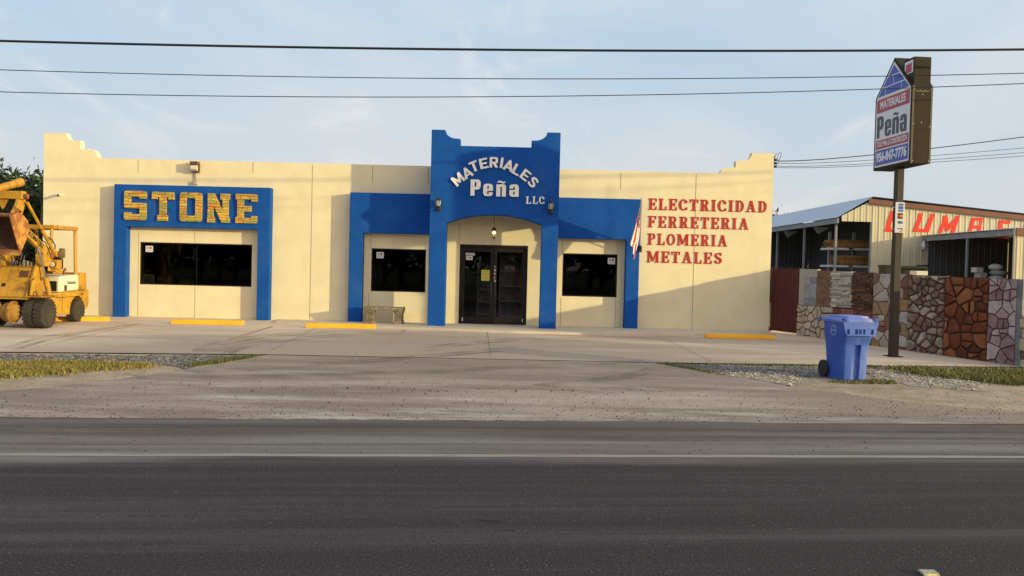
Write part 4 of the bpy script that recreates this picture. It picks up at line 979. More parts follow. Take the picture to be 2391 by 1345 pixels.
S_grey = island_mat('grey_slate', [(.29, .28, .30), (.24, .235, .25), (.33, .32, .34)], .9, .4, 30, .2)
ub = [U(1870), U(1944), U(1993), U(2040), U(2121), U(2207), U(2308), WL]
ub = [U(1864, 700), U(1903, 700), U(1943, 700), U(1990, 700), U(2037, 740), U(2120, 745), U(2206, 745), U(2307, 750), U(2373, 755)]
vs1 = wu(1930, 716)[1]
e = .001
# plain limestone with a slate patch, then brick, white and dark ledgestone; flagstones below
b = B(); b.prism([(sgn * ub[0], vs1 + .003), (sgn * (ub[1] + .06), vs1 + .003), (sgn * (ub[1] + .06), wtop(.1)), (sgn * ub[0], wtop(0))][::sgn], WA, WU, EZ, -.10, .004); o = b.obj('plain_panel', pm('plain_limestone', (.44, .38, .32), (.40, .345, .29), 4, 6, .9, .3, 40), stone_wall)
def tiles():
    b = B(); u0, u1, v0, v1 = U(1878, 700), ub[1] + .06, vs1 + .02, wtop(0) - .2
    for i in range(4):
        for j in range(2):
            x0 = u0 + (u1 - u0) * j / 2; z0 = v0 + (v1 - v0) * i / 4; b.prism([(sgn * x0, z0), (sgn * (x0 + (u1 - u0) / 2 - .006), z0), (sgn * (x0 + (u1 - u0) / 2 - .006), z0 + (v1 - v0) / 4 - .006), (sgn * x0, z0 + (v1 - v0) / 4 - .006)][::sgn], WA, WU, EZ, .004, .02)
    return b.obj('slate_patch', S_grey, stone_wall)
tiles()
ledge_panel('brick_panel', None, ub[1] + .06 + e, ub[2], vs1 + .003, wtop(ub[2]) - .005, .05, .10, .28, 1, [M_mort4, S_brick], .02)
ledge_panel('white_ledgestone_panel', None, ub[2] + e, ub[3], vs1 + .003, wtop(ub[3]) - .005, .042, .14, .45, 2, [M_mort4, S_wled], .05, .05)
ledge_panel('dark_ledgestone_panel', None, ub[3] + e, ub[4], vs1 - .015, wtop(ub[4]) - .005, .05, .08, .3, 3, [M_mort3, S_dled], .05, .02)
um = U(1945, 780)
stone_panel('cream_flagstone_panel', None, ub[0] - .02, um, wbot(um), vs1, 23, 31, [M_mortar, S_cream], .028, 1.15, .03, .13)
stone_panel('maroon_flagstone_panel', None, um + e, ub[4], wbot(ub[4]), vs1 - .017, 16, 32, [M_mort2, S_mar], .012, 1.2, .018, .06)
stone_panel('mixed_flagstone_panel', None, ub[4] + e, ub[5], wbot(ub[5]), wtop(ub[5]), 25, 33, [M_mort2, S_mix], .016, 1.0, .02, .05)
stone_panel('rubble_panel', None, ub[5] + e, ub[6], wbot(ub[6]), wtop(ub[6]), 54, 34, [M_mort2, S_rub], .03, 1.25, .055, .2, puff=.78)
stone_panel('rust_flagstone_panel', None, ub[6] + e, ub[7], wbot(ub[7]), wtop(ub[7]), 27, 35, [M_mort3, S_rust], .03, .95, .04, .14, puff=.88)
stone_panel('pink_flagstone_panel', None, ub[7] + e, ub[8], wbot(ub[8]), wtop(ub[8]), 24, 36, [M_mort2, S_pink], .022, .95, .025, .07)
b = B(); b.prism([(sgn * (ub[0] - .02), -.1), (sgn * WL, -.25), (sgn * WL, top_r - .02), (sgn * ub[0], top_l - .02)][::sgn], WA, WU, EZ, -.22, -.101); b.prism([(sgn * (ub[8] + .001), -.25), (sgn * (WL + .04), -.25), (sgn * (WL + .04), top_r), (sgn * (ub[8] + .001), top_r)][::sgn], WA, WU, EZ, -.1, .012)
b.obj('backing', pm('grey_block', (.24, .235, .235), (.16, .155, .16), 5, 7, .95, .5, 30), stone_wall)
# pillar at the near end
S_lime = island_mat('limestone_block', [(.58, .47, .30), (.52, .42, .27), (.62, .52, .35)], .9, .7, 16, .15)
pp = G(2412, 858); t = thing('stone_pillar', 'low cream limestone pillar at the near end of the stone wall', 'pillar', (pp.x, pp.y, gz(pp.y)))
ptop = PP(2400, 735, Vector((pp.x, pp.y, 0)), Vector((0, -1, 0))).z; b = B(); z = gz(pp.y) - .03; k = 0
r = random.Random(4)
while z < ptop - .05:
    h = r.uniform(.16, .26); h = min(h, ptop - z); w = .22 + r.uniform(-.012, .012)
    if k % 2: b.box((pp.x - .1, pp.y, z + h / 2 - .005), (w - .01, .44 + r.uniform(-.02, .02), h - .012)); b.box((pp.x + .115, pp.y, z + h / 2 - .005), (w - .01, .44 + r.uniform(-.02, .02), h - .012))
    else: b.box((pp.x, pp.y, z + h / 2 - .005), (w * 2, .45 + r.uniform(-.02, .02), h - .012))
    z += h; k += 1
b.obj('stonework', S_lime, t, .012); b = B(); b.box((pp.x, pp.y, (ptop + gz(pp.y)) / 2 - .02), (.40, .40, ptop - gz(pp.y) - .02)); b.obj('core', M_mort4, t)
# maroon gate
ga, gb = Vector((xr + .03, .05, 0)), WA.copy() - WD * .03; ga = P(1799, 700, .1); ga.z = 0; gd = (gb - ga).normalized(); gn = gd.cross(EZ); gn = gn if gn.dot(CAM - ga) > 0 else -gn; gl2 = (gb - ga).length
gt = PP(1830, 628, ga, gn).z
t = thing('metal_gate', 'maroon corrugated metal gate between cream wall and stone wall', 'gate', tuple(ga)); M_mar = pm('maroon_metal', (.105, .018, .012), (.085, .014, .010), 3, 5, .6, c3=(.13, .03, .02), s3=4)
b = B(); n = int(gl2 / .055); vs = []
for i in range(n + 1):
    p = ga + gd * (gl2 * i / n) + gn * (.012 if i % 2 else -.006); vs += [(p.x, p.y, .05 + gz(p.y)), (p.x, p.y, gt)]
b.add(vs, [(2 * i, 2 * i + 2, 2 * i + 3, 2 * i + 1) for i in range(n)]); b.obj('gate_sheet', M_mar, t)
b = B()
for z in (.12, gt * .5, gt - .04): b.tube([ga - gn * .03 + EZ * z, ga + gd * gl2 - gn * .03 + EZ * z], .02, 6)
for f in (.01, .99): b.tube([ga + gd * gl2 * f - gn * .03 + EZ * .02, ga + gd * gl2 * f - gn * .03 + EZ * gt], .025, 6)
b.obj('gate_frame', M_mar, t)
b = B(); q = ga + gn * .03; b.box((q.x + .02, q.y - .01, .92), (.08, .05, .2)); b.obj('latch', M_mar, t); b = B(); b.tube([ga + gn * .02 + EZ * .0, ga + gn * .02 + EZ * .14], .015); b.obj('drop_bolt', M_iron, t)

# ---------------------------------------------------------------- pole sign
SB = Vector((8.05, 0, 0)); sy0, sy1 = -4.45, -5.95            # far and near edges of the face
pl = G(2082, 834); SX0, SX1 = 7.99, 8.42; sz = 3.93
pxc = pl.x; pyc = pl.y
sgnt = thing('pole_sign', 'house shaped brown box sign on a tall dark pole', 'sign', (8.18, (sy0 + sy1) / 2, gz(pyc)))
M_box = pm('sign_bronze', (.036, .026, .017), (.030, .022, .015), 5, 6, .7, .08, 30, spec=.15, c3=(.022, .016, .011), s3=1.4, lo3=.62, hi3=.75); M_pole = pm('dark_pole', (.024, .017, .013), (.033, .024, .018), 3, 6, .6)
yc = (sy0 + sy1) / 2; pyc_ = yc
b = B(); b.box((8.18, yc, (sz + gz(yc)) / 2), (.15, .15, sz - gz(yc) + .1)); b.obj('pole', M_pole, sgnt, .008); b = B(); b.box((8.18, yc, gz(yc) + .012), (.3, .3, .02)); b.obj('base_plate', M_pole, sgnt)
b = B(); b.tube([(8.27, yc - .03, gz(yc) + .01), (8.27, yc - .03, gz(yc) + .52)], .018, 8); b.box((8.275, yc - .03, gz(yc) + .62), (.06, .08, .2)); b.obj('conduit', M_iron, sgnt)
W_ = sy0 - sy1                                               # face frame: u from far to near edge (left to right seen from the west)
sh = 1.58; ap = 2.32
house = [(0, 0), (W_, 0), (W_, sh), (W_, 2.28), (W_ - .40, 2.28), (W_ - .40, 1.58 + .40 / .75 * .74 + .01), (W_ / 2, ap), (0, sh)]
O = Vector((SX0, sy0, sz)); UU, VV = -EY, EZ                 # normal = -y x z = -x : towards the west
main = [(0, 0), (W_, 0), (W_, sh), (W_ / 2, ap), (0, sh)]
b = B(); b.prism(main, O, UU, VV, -(SX1 - SX0), 0); b.obj('sign_cabinet', M_box, sgnt, .008)
b = B(); b.prism([(W_ - .42, sh + .12), (W_ - .02, sh - .05), (W_ - .02, 2.17), (W_ - .42, 2.17)], O, UU, VV, -(SX1 - SX0) + .04, -.03); b.obj('chimney_box', M_box, sgnt, .006)
# end flanges and screws on the road side
b = B()
for x in (SX0 + .02, SX1 - .02):
    b.b2((x - .02, sy1 - .006, sz), (x + .02, sy1 - .0005, sz + sh))
b.b2((SX0 + .06, sy1 - .008, sz + sh - .13), (SX1 - .08, sy1 - .0006, sz + sh - .09)); b.obj('corner_trim', pm('sign_bronze_dark', (.075, .055, .03), rough=.5), sgnt)
b = B()
for x, z in ((.04, .05), (.39, .05), (.04, .8), (.39, .75), (.21, .83), (.04, 1.5), (.39, 1.5), (.17, 1.49), (.27, 1.49), (.22, 1.4)): b.lathe([(.011, 0), (.008, .006)], (SX0 + x, sy1 - .001, sz + z), 'Y', 8); 
for v in b.v: v.y = 2 * (sy1 - .001) - v.y
b.obj('screw_heads', pm('bright_screw', (.7, .68, .62), rough=.3), sgnt)
M_face = pm('sign_face', (.72, .70, .72), rough=.4); M_sred = pm('sign_red', (.42, .045, .05), rough=.4); M_sblue = pm('sign_blue', (.045, .09, .42), rough=.4); M_sdk = pm('sign_charcoal', (.05, .06, .075), rough=.4)
mg = .06
b = B(); b.prism([(mg, mg), (W_ - mg, mg), (W_ - mg, sh - .02), (W_ / 2, ap - .08), (mg, sh - .02)], O, UU, VV, .0005, .004); face = b.obj('sign_face', M_face, sgnt)
def strip(u0, v0, u1, v1, mat, name): b = B(); b.prism(rc(u0, v0, u1, v1), O, UU, VV, .0045, .007); return b.obj(name, mat, sgnt)
strip(mg + .03, .10, W_ - mg - .03, .42, M_sblue, 'blue_band'); strip(mg + .03, .45, W_ - mg - .03, .64, M_sred, 'red_band'); strip(mg + .03, 1.24, W_ - mg - .03, 1.53, M_sred, 'red_band')
T = lambda s, size, u, v, mat, xs, off=.02: text_mesh(s, size, O + UU * u + VV * v, UU, VV, .0095, mat, sgnt, 'lettering', xs, off)
T('956-847-7776', .27, W_ / 2, .26, M_face, .80, .012); T('TODO PARA LA CONSTRUCCION', .16, W_ / 2, .545, M_face, .50, .004); T('MATERIALES', .235, W_ / 2, 1.385, M_face, .80, .006)
b = B(); x = .12
for ch, w in (('P', .33), ('e', .31), ('n', .31), ('~', 0), ('a', .3)):
    p_, n_, wd_ = fat(ch); ox = x - (.31 if ch == '~' else 0); b.plate(mapped(p_, .44, .47, ox, .69), mapped(n_, .44, .47, ox, .69), O, UU, VV, .0045, .008)
    if ch != '~': x += w
b.obj('name_lettering', M_sdk, sgnt)
# blue bricks of the gable, white joints left between
b = B(); tri = [(mg + .05, sh - .0), (W_ - mg - .05, sh - .0), (W_ / 2, ap - .15)]; rows = [1.58, 1.76, 1.96, 2.2]
def tri_clip(u0, v0, u1, v1):
    q = rc(u0, v0, u1, v1)
    for i in range(3):
        a, c = tri[i], tri[(i + 1) % 3]; nx, ny = (c[1] - a[1]), -(c[0] - a[0]); out = []
        for k in range(len(q)):
            s0, s1 = q[k], q[(k + 1) % len(q)]; d0 = (s0[0] - a[0]) * nx + (s0[1] - a[1]) * ny; d1 = (s1[0] - a[0]) * nx + (s1[1] - a[1]) * ny
            if d0 <= 0: out.append(s0)
            if (d0 < 0) != (d1 < 0): t_ = d0 / (d0 - d1); out.append((s0[0] + (s1[0] - s0[0]) * t_, s0[1] + (s1[1] - s0[1]) * t_))
        q = out
        if len(q) < 3: return None
    return q
for i, cuts in enumerate(([.1, .42, 1.06, 1.5], [.1, .74, 1.5], [.1, 1.5])):
    for k in range(len(cuts) - 1):
        q = tri_clip(cuts[k] + .012, rows[i] + .012, cuts[k + 1] - .012, rows[i + 1] - .012)
        if q: b.prism(q, O, UU, VV, .0045, .007)
b.obj('brick_pattern', M_sblue, sgnt)
b = B(); b.prism(rc(W_ - .38, sh + .28, W_ - .06, 2.12), O, UU, VV, -.0295, -.026); b.prism(rc(W_ - .33, sh + .30, W_ - .11, 2.06), O, UU, VV, -.0255, -.023, 1); b.obj('chimney_face', [M_face, M_sred], sgnt)
sgnt.rotation_euler.z = R(4.6)
# payment card plate tied to the pole
y_ = yc - .12; c0, c1 = P(2089, 543, y_), P(2113, 472.5, y_); t = thing('card_plate', 'narrow white plate of payment card marks tied to the sign pole', 'card sign', ((c0.x + c1.x) / 2, y_, c0.z))
x0, x1, z0, z1 = c0.x, c1.x + .0, c0.z, c1.z; b = B(); b.b2((x0, y_ - .004, z0), (x1, y_ + .004, z1)); b.obj('plate', pm('plate_white', (.60, .60, .64), rough=.4), t)
w_ = x1 - x0; cxm = (x0 + x1) / 2 + .01; FN = (EX, EZ)
b = B(); b.b2((cxm - .045, y_ - .0065, z1 - .2), (cxm + .055, y_ - .0045, z1 - .03)); b.obj('blue_mark', pm('mark_blue', (.03, .12, .42)), t)
for i, s in enumerate(('AMERICAN', 'EXPRESS')): text_mesh(s, .034, (cxm + .005, y_, z1 - .08 - .08 * i), EX, EZ, .008, pm('plate_white', (.6, .6, .6)), t, 'lettering', .55, .001, ex=.001)
b = B(); b.b2((cxm - .06, y_ - .0065, z1 - .35), (cxm + .05, y_ - .0045, z1 - .23)); b.obj('dark_mark', pm('mark_dark', (.06, .03, .03)), t)
b = B(); b.prism(circ(cxm - .028, z1 - .29, .028), (0, y_, 0), EX, EZ, .007, .009); b.obj('red_disc', pm('mark_red', (.5, .03, .02)), t); b = B(); b.prism(circ(cxm + .016, z1 - .29, .028), (0, y_, 0), EX, EZ, .0095, .0115); b.obj('orange_disc', pm('mark_orange', (.62, .26, .03)), t)
text_mesh('VISA', .075, (cxm, y_, z1 - .43), EX, EZ, .006, pm('mark_navy', (.02, .03, .12)), t, 'lettering', .75, .003, ex=.001)
text_mesh('DISCOVER', .03, (cxm, y_, z1 - .56), EX, EZ, .006, M_sdk, t, 'lettering', .7, .001, ex=.001)
b = B(); b.prism([(cxm - .02, z0 + .02), (cxm + .06, z0 + .02), (cxm + .06, z0 + .09)], (0, y_, 0), EX, EZ, .0045, .007); b.obj('orange_corner', pm('mark_orange', (.5, .2, .05)), t)
b = B()
for z in (z1 - .09, z0 + .09): b.tube([(x0 + .03, y_ + .004, z), (8.10, yc - .085, z - .01), (8.09, yc + .08, z - .01), (8.27, yc + .08, z), (8.265, yc - .085, z), (x0 + .06, y_ + .004, z)], .006, 5)
b.obj('cable_tie', M_white, t)

# ---------------------------------------------------------------- wheeled bin
bp_ = G(1991, 890); th = R(10); RM = Matrix.Rotation(th, 3, 'Z'); bz = gz(bp_.y) + .004
t = thing('wheeled_bin', 'blue wheeled bin with sloping lid standing on the verge', 'bin', (bp_.x, bp_.y + .3, bz))
bc = Vector((bp_.x, bp_.y + .3, bz)); M_bin = pm('blue_plastic', (.036, .10, .44), (.030, .085, .40), 3, 5, .55, .05, 40, spec=.4, c3=(.17, .245, .62), s3=2.6, lo3=.46, hi3=.80, st3=(1, 1, .5), grain=.1, gscale=30); M_lid = pm('blue_lid', (.17, .21, .52), (.10, .15, .50), 3, 5, .5, c3=(.44, .41, .52), s3=2.5, lo3=.40, hi3=.72)
def TB(v): return bc + RM @ Vector((v[0] * .90, v[1] * .92, v[2] * 1.0))
def loft(b, rings, mi=0, cap=True, smooth=True):
    n = len(rings[0]); vs = [TB(p) for r_ in rings for p in r_]
    fs = [(i * n + k, i * n + (k + 1) % n, (i + 1) * n + (k + 1) % n, (i + 1) * n + k) for i in range(len(rings) - 1) for k in range(n)]
    if cap: fs += [tuple(range(n))[::-1], tuple(range((len(rings) - 1) * n, len(rings) * n))]
    b.add(vs, fs, mi, smooth)
def rrect3(w, d, z, r, yo=0, n=4, groove=0.0):
    q = rr(-w / 2, -d / 2, w / 2, d / 2, r, n)
    out = []
    for i, (x, y) in enumerate(q):
        out.append((x, y + yo, z))
        if i == n:                                  # groove in the front face, between the two front corners
            g = .075
            out += [(-g - .015, -d / 2 + yo, z), (-g, -d / 2 + yo + groove, z), (g, -d / 2 + yo + groove, z), (g + .015, -d / 2 + yo, z)]
    return out
b = B()
loft(b, [rrect3(.50, .56, 0.0, .06, 0, groove=.05), rrect3(.505, .57, .02, .06, 0, groove=.06), rrect3(.55, .63, .50, .07, 0, groove=.06), rrect3(.565, .65, .60, .07, 0, groove=.055), rrect3(.566, .652, .61, .07, 0, groove=.0),
         rrect3(.60, .70, .70, .08, -.01), rrect3(.615, .74, .78, .08, -.02), rrect3(.625, .75, .98, .08, -.02)])
b.obj('bin_body', M_bin, t, sharp=30)
b = B()                                             # front lip panel with its ribs
b.prism([(-.27, .78), (.27, .78), (.325, .97), (.325, 1.015), (-.325, 1.015), (-.325, .97)][::1], TB((0, -.41, 0)), RM @ EX, EZ, -.05, .03)
for x in (-.22, -.07, 0, .07, .22): b.prism([(x - .006, .80), (x + .006, .80), (x + .006, .88), (x - .006, .80)][:3] + [(x - .006, .89)], TB((0, -.44, 0)), RM @ EX, EZ, .0, .03)
b.obj('front_lip', M_bin, t, .006)
b = B(); b.box(TB((0, -.425, .785)), (.53, .06, .02), RM); b.obj('grip_rail', M_bin, t)
b = B(); loft(b, [rrect3(.665, .84, .985, .07, -.02), rrect3(.675, .85, 1.02, .07, -.02), rrect3(.63, .80, 1.05, .07, -.02), rrect3(.50, .62, 1.065, .06, -.03), rrect3(.47, .58, 1.095, .06, -.03)]); b.obj('lid', M_lid, t, sharp=25)
b = B()
for s in (-1, 1): b.prism([(-.44, 1.02), (-.30, 1.02), (-.30, 1.05), (-.40, 1.07)], TB((s * .3, 0, 0)), RM @ EY, EZ, -.03, .03)
b.obj('lid_rib', M_bin, t)
b = B(); b.tube([TB((-.33, .41, .98)), TB((-.33, .50, 1.0)), TB((.33, .50, 1.0)), TB((.33, .41, .98))], .018, 8); b.obj('handle', M_bin, t)
b = B(); b.tube([TB((-.28, .31, .155)), TB((.28, .31, .155))], .014, 8); b.obj('axle', M_iron, t)
for s in (-1, 1):
    c = TB((s * .29, .31, .15)); b = B(); b.lathe([(.05, -.03), (.12, -.035), (.148, -.02), (.148, .02), (.12, .035), (.05, .03)], (0, 0, 0), 'X', 22)
    for i in range(len(b.v)): b.v[i] = c + RM @ b.v[i]
    w = b.obj('wheel', pm('bin_tyre', (.025, .025, .026), (.04, .038, .036), 8, 4, .8), t)
    b = B(); b.lathe([(.05, -.036), (.045, -.01), (.045, .01), (.05, .036)], (0, 0, 0), 'X', 12)
    for k in range(6):
        a = k * math.pi / 3; b.box((0, .075 * math.cos(a), .075 * math.sin(a)), (.074, .02, .02))
    for i in range(len(b.v)): b.v[i] = c + RM @ b.v[i]
    b.obj('hub', M_iron, w)
M_emb = pm('emblem_white', (.45, .48, .6)); b = B(); eo = TB((-.3150, -.05, .84))
b.plate([circ(0, 0, .085, n=28)], [circ(0, 0, .074, n=28)], eo, RM @ -EY, EZ, .001, .004); b.prism([(-.06, .012), (-.06, -.003), (.06, -.012), (.06, .003)], eo, RM @ -EY, EZ, .001, .004); b.obj('emblem', M_emb, t)

# ---------------------------------------------------------------- lumber shed
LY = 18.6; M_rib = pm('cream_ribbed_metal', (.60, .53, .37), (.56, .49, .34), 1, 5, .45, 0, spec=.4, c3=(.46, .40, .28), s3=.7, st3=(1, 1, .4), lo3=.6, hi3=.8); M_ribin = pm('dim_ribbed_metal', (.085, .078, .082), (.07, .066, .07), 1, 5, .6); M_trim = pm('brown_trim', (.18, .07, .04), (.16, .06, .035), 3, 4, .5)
M_roofm = pm('galvalume', (.42, .47, .55), (.38, .43, .51), 1.5, 5, .35, spec=.5, metal=.35); M_frame = pm('shed_steel', (.24, .255, .27), (.2, .21, .225), 3, 4, .6)
L_ = lambda px, py, y=LY: P(px, py, y)
shed = thing('lumber_shed', 'cream ribbed metal lumber shed behind the stone wall with open left side', 'shed', (18, LY, 0))
pk = L_(2038, 467); ev = L_(1965, 504); ls = L_(1965, 516.5); op = L_(2036, 518); re_ = L_(2391, 506)
sl_ = (re_.z - pk.z) / (re_.x - pk.x); XR = 32.0; zr_ = pk.z + sl_ * (XR - pk.x)
def ribbed(b, x0, x1, zb0, zt0, y, face=-1, mi=0, step=.305, d=.028):
    """ribbed sheet in the plane y; zb0 and zt0 give its foot and head at x"""
    xs_ = []; x = x0
    while x < x1 - 1e-6:
        for o_, dd in ((0, 0), (.02, d), (.06, d), (.08, 0), (.17, 0), (.178, d * .3), (.195, d * .3), (.203, 0)):
            if x + o_ < x1: xs_.append((x + o_, dd))
        x += step
    xs_.append((x1, 0)); vs = []
    for xx, dd in xs_: vs += [(xx, y + face * dd, zb0(xx)), (xx, y + face * dd, zt0(xx))]
    b.add(vs, [(2 * i, 2 * i + 2, 2 * i + 3, 2 * i + 1) for i in range(len(xs_) - 1)], mi)
zt_f = lambda x: ev.z + (pk.z - ev.z) * (x - ev.x) / (pk.x - ev.x) if x < pk.x else pk.z + sl_ * (x - pk.x)
b = B(); ribbed(b, ev.x, op.x, lambda x: ls.z, zt_f, LY); ribbed(b, op.x, XR, lambda x: 0, zt_f, LY); b.obj('front_wall', M_rib, shed)
b = B(); D_ = 16.5
b.b2((op.x - .05, LY - .0, 0), (op.x, LY + .12, ls.z)); b.obj('jamb_trim', M_frame, shed)
b = B(); b.prism([(pk.x - .25, pk.z + .10), (XR, zr_ + .12), (XR, zr_ + .34), (pk.x - .25, pk.z + .33)], (0, LY - .12, -.28), EX, EZ, 0, .06); b.obj('eave_trim', M_trim, shed)
# roof planes run straight back from the front
b = B(); th_ = .03
def roof_strip(xa, za, xb, zb_, ya, yb_, n):
    vs = []
    for i in range(n + 1):
        for k, y in enumerate((ya, yb_)):
            pass
    for i in range(n + 1):
        y = ya + (yb_ - ya) * i / n; dz = (.03 if i % 2 else 0)
        vs += [(xa, y, za + dz), (xb, y, zb_ + dz)]
    b.add(vs, [(2 * i, 2 * i + 2, 2 * i + 3, 2 * i + 1) for i in range(n)])
roof_strip(ev.x - .25, ev.z - .10, pk.x, pk.z + .16, LY - .05, LY + D_, 150)
roof_strip(pk.x, pk.z + .16, XR, zr_ + .16, LY - .05, LY + D_, 150)
b.obj('roof', M_roofm, shed)
b = B(); b.b2((ev.x - .2, LY, ev.z - .36), (ev.x - .12, LY + D_, ev.z - .12)); b.b2((ev.x + .1, LY + .2, ev.z - .22), (pk.x - .1, LY + .26, ev.z - .12))
for y in (LY + 3.5, LY + 8.5): b.prism([(0, 0), (.9, 0), (.25, -.38)], (ev.x - .15, y, ev.z - .38), EX, EZ, 0, .05)
b.obj('eave_beam', M_frame, shed)
for d in (.6, 5.2, 10.0, 15.0):
    b = B(); b.b2((ev.x - .05, LY + d, 0), (ev.x + .05, LY + d + .1, ev.z - .3)); b.obj('post', M_frame, shed)
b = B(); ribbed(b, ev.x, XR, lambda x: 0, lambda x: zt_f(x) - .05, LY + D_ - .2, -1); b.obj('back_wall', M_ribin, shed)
b = B(); b.b2((ev.x + .05, LY + D_ - .3, 2.0), (ev.x + 14, LY + D_ - .24, 2.08)); b.obj('wall_girt', M_frame, shed)
b = B(); vs = []; n = 60
for i in range(n + 1): y = LY + .15 + (D_ - .4) * i / n; vs += [(op.x + 2.6 + .03 * (i % 2), y, 0), (op.x + 2.6 + .03 * (i % 2), y, pk.z - .2)]
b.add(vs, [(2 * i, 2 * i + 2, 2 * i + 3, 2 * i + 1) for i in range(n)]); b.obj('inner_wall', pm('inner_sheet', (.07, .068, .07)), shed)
struct_floor = B(); struct_floor.b2((ev.x - .3, LY - 9, -.05), (XR, LY + D_, .0)); struct(struct_floor.obj('shed_floor', pm('shed_slab', (.22, .205, .19), (.18, .17, .155), 2)))
# letters on the front
M_lred = pm('shed_red', (.78, .030, .012), (.72, .026, .010), 2, 3, .5)
gs = []
for ch, x0p, x1p, yt, ybt in (('L', 2064, 2112, 493, 541), ('U', 2131, 2182, 499, 541.5), ('M', 2190, 2241, 504, 544.5), ('B', 2258, 2297, 509, 551), ('E', 2322, 2360, 515, 557), ('R', 2382, 2420, 520, 562)):
    p_, n_, wd_ = sans(ch); a, c = L_(x0p, ybt), L_(x1p, yt); h = c.z - a.z; shr = .28 if ch in 'LUM' else .22; w0 = (c.x - a.x) - h * shr; m = lambda qq: mapped(qq, w0 / wd_, h, a.x, a.z, 0, shr); gs.append((m(p_), m(n_)))
t = word('lumber_sign', 'slanting red block letters LUMBER on the cream ribbed shed', gs, (L_(2100, 500).x, LY, L_(2100, 500).z), 0, .034, M_lred, 'sign', y0=LY)
# projecting wing with its open side
wx = L_(2155, 556).x; wz = L_(2155, 551).z; WY = LY - 8.0
wing = thing('lean_to', 'open sided lean-to projecting from the lumber shed at the frame edge', 'lean-to', (wx, WY, 0))
b = B(); b.b2((wx - .04, WY, wz - .26), (wx + .06, LY - .05, wz - .02)); b.obj('eave_beam', M_frame, wing)
b = B(); vs = []; n = 80
for i in range(n + 1): y = WY - .1 + (LY - .05 - WY + .1) * i / n; dz = .028 * (i % 2); vs += [(wx - .12, y, wz + dz), (wx + 9, y, wz + .55 + dz)]
b.add(vs, [(2 * i, 2 * i + 2, 2 * i + 3, 2 * i + 1) for i in range(n)]); b.obj('roof', M_roofm, wing)
b = B(); f0 = P(2372, 600, WY).x; ribbed(b, f0, wx + 9, lambda x: 0, lambda x: wz + .55 * (x - wx) / 9, WY); b.obj('front_wall', M_rib, wing)
b = B(); b.b2((wx - .14, WY - .06, wz - .30), (wx + 9, WY - .035, wz + .02)); b.obj('front_trim', M_trim, wing)
b = B(); b.b2((f0 - .06, WY, 0), (f0, WY + .12, wz)); b.obj('jamb_trim', M_rib, wing)
b = B(); q = P(2250, 600, WY + 4.0); b.b2((wx + .0, WY + 3.9, 0), (wx + .08, WY + 4.0, wz - .26)); b.obj('post', M_frame, wing)
b = B(); vs = []; n = 26
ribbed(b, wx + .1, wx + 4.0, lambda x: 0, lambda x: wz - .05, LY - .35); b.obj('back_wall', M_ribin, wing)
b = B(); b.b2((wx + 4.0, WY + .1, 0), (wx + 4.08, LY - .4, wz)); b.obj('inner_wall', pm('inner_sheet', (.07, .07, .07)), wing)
p = P(2157, 572, LY - .25); t = thing('yard_light', 'small grey cone yard light on the lean-to corner', 'yard light', tuple(p)); b = B(); b.lathe([(.03, .22), (.06, .16), (.15, -.05), (.16, -.08)], p, 'Z', 14); b.obj('shade', pm('light_shade', (.55, .57, .6), rough=.35, metal=.4), t); b = B(); b.tube([p + EZ * .2, p + EZ * .3, p + Vector((.1, .2, .3))], .025); b.obj('arm', M_frame, t); b = B(); b.lathe([(.10, -.20), (.13, -.08)], p, 'Z', 12); b.obj('globe', pm('globe_glass', (.5, .5, .48), rough=.2), t)
# stock inside the shed: two packs of timber on a rack, small things by the lean-to
M_wood = island_mat('pine_boards', [(.24, .115, .035), (.19, .09, .028), (.27, .14, .05)], .8, .2, 10, .2)
rk = thing('timber_rack', 'pale steel cantilever rack inside the open shed', 'rack', (ev.x + 1, LY + 2, 0)); b = B(); rx0 = L_(1928, 580, LY + 2).x; rx1 = L_(2022, 580, LY + 2).x
for x in (rx0 + .55, rx1 - .25): b.b2((x - .06, LY + 2.9, 0), (x + .06, LY + 3.05, 3.9))
b.obj('rack_upright', M_frame, rk)
rzs = [P(1950, 579, LY + 2).z, P(1950, 619, LY + 2).z]
for z in rzs:
    for x in (rx0 + .55, rx1 - .25): b = B(); b.b2((x - .5, LY + 1.6, z - .10), (x + .5, LY + 2.9, z)); b.obj('rack_arm', pm('pale_steel', (.5, .5, .5)), rk)
def pack(z, h, x0, x1, label, seed):
    t = thing('timber_pack', label, 'timber', ((x0 + x1) / 2, LY + 2.2, z)); r = random.Random(seed); k = max(2, int(h / .09)); b = B()
    for i in range(k):
        for j in range(5):
            xa, xb = x0 + r.uniform(-.12, .12), x1 + r.uniform(-.1, .1); b.b2((xa, LY + 1.65 + j * .22, z + i * h / k + .002), (xb, LY + 1.65 + j * .22 + .21, z + (i + 1) * h / k - .004))
    b.obj('boards', M_wood, t); b = B()
    for f in (.2, .8): x = x0 + (x1 - x0) * f; b = B(); b.plate([rc(LY + 1.64, z - .003, LY + 2.76, z + h + .006)], [rc(LY + 1.645, z - .001, LY + 2.755, z + h + .003)], (x, 0, 0), EY, EZ, 0, .03); b.obj('strap', M_iron, t)
pack(rzs[0], .42, L_(1935, 580, LY + 2).x, L_(2030, 580, LY + 2).x, 'long pack of boards on the upper rack arms in the shed', 1)
pack(rzs[1], .50, L_(1952, 600, LY + 2).x, L_(2026, 600, LY + 2).x, 'thicker pack of boards on the lower rack arms in the shed', 2)
yb_ = 4.0
def small(name, label, cat, px0, py0, px1, py1, y, parts, mats, dep=.5):
    a, c = P(px0, py1, y), P(px1, py0, y); t = thing(name, label, cat, ((a.x + c.x) / 2, y, a.z)); parts(t, a, c, y, mats); return t
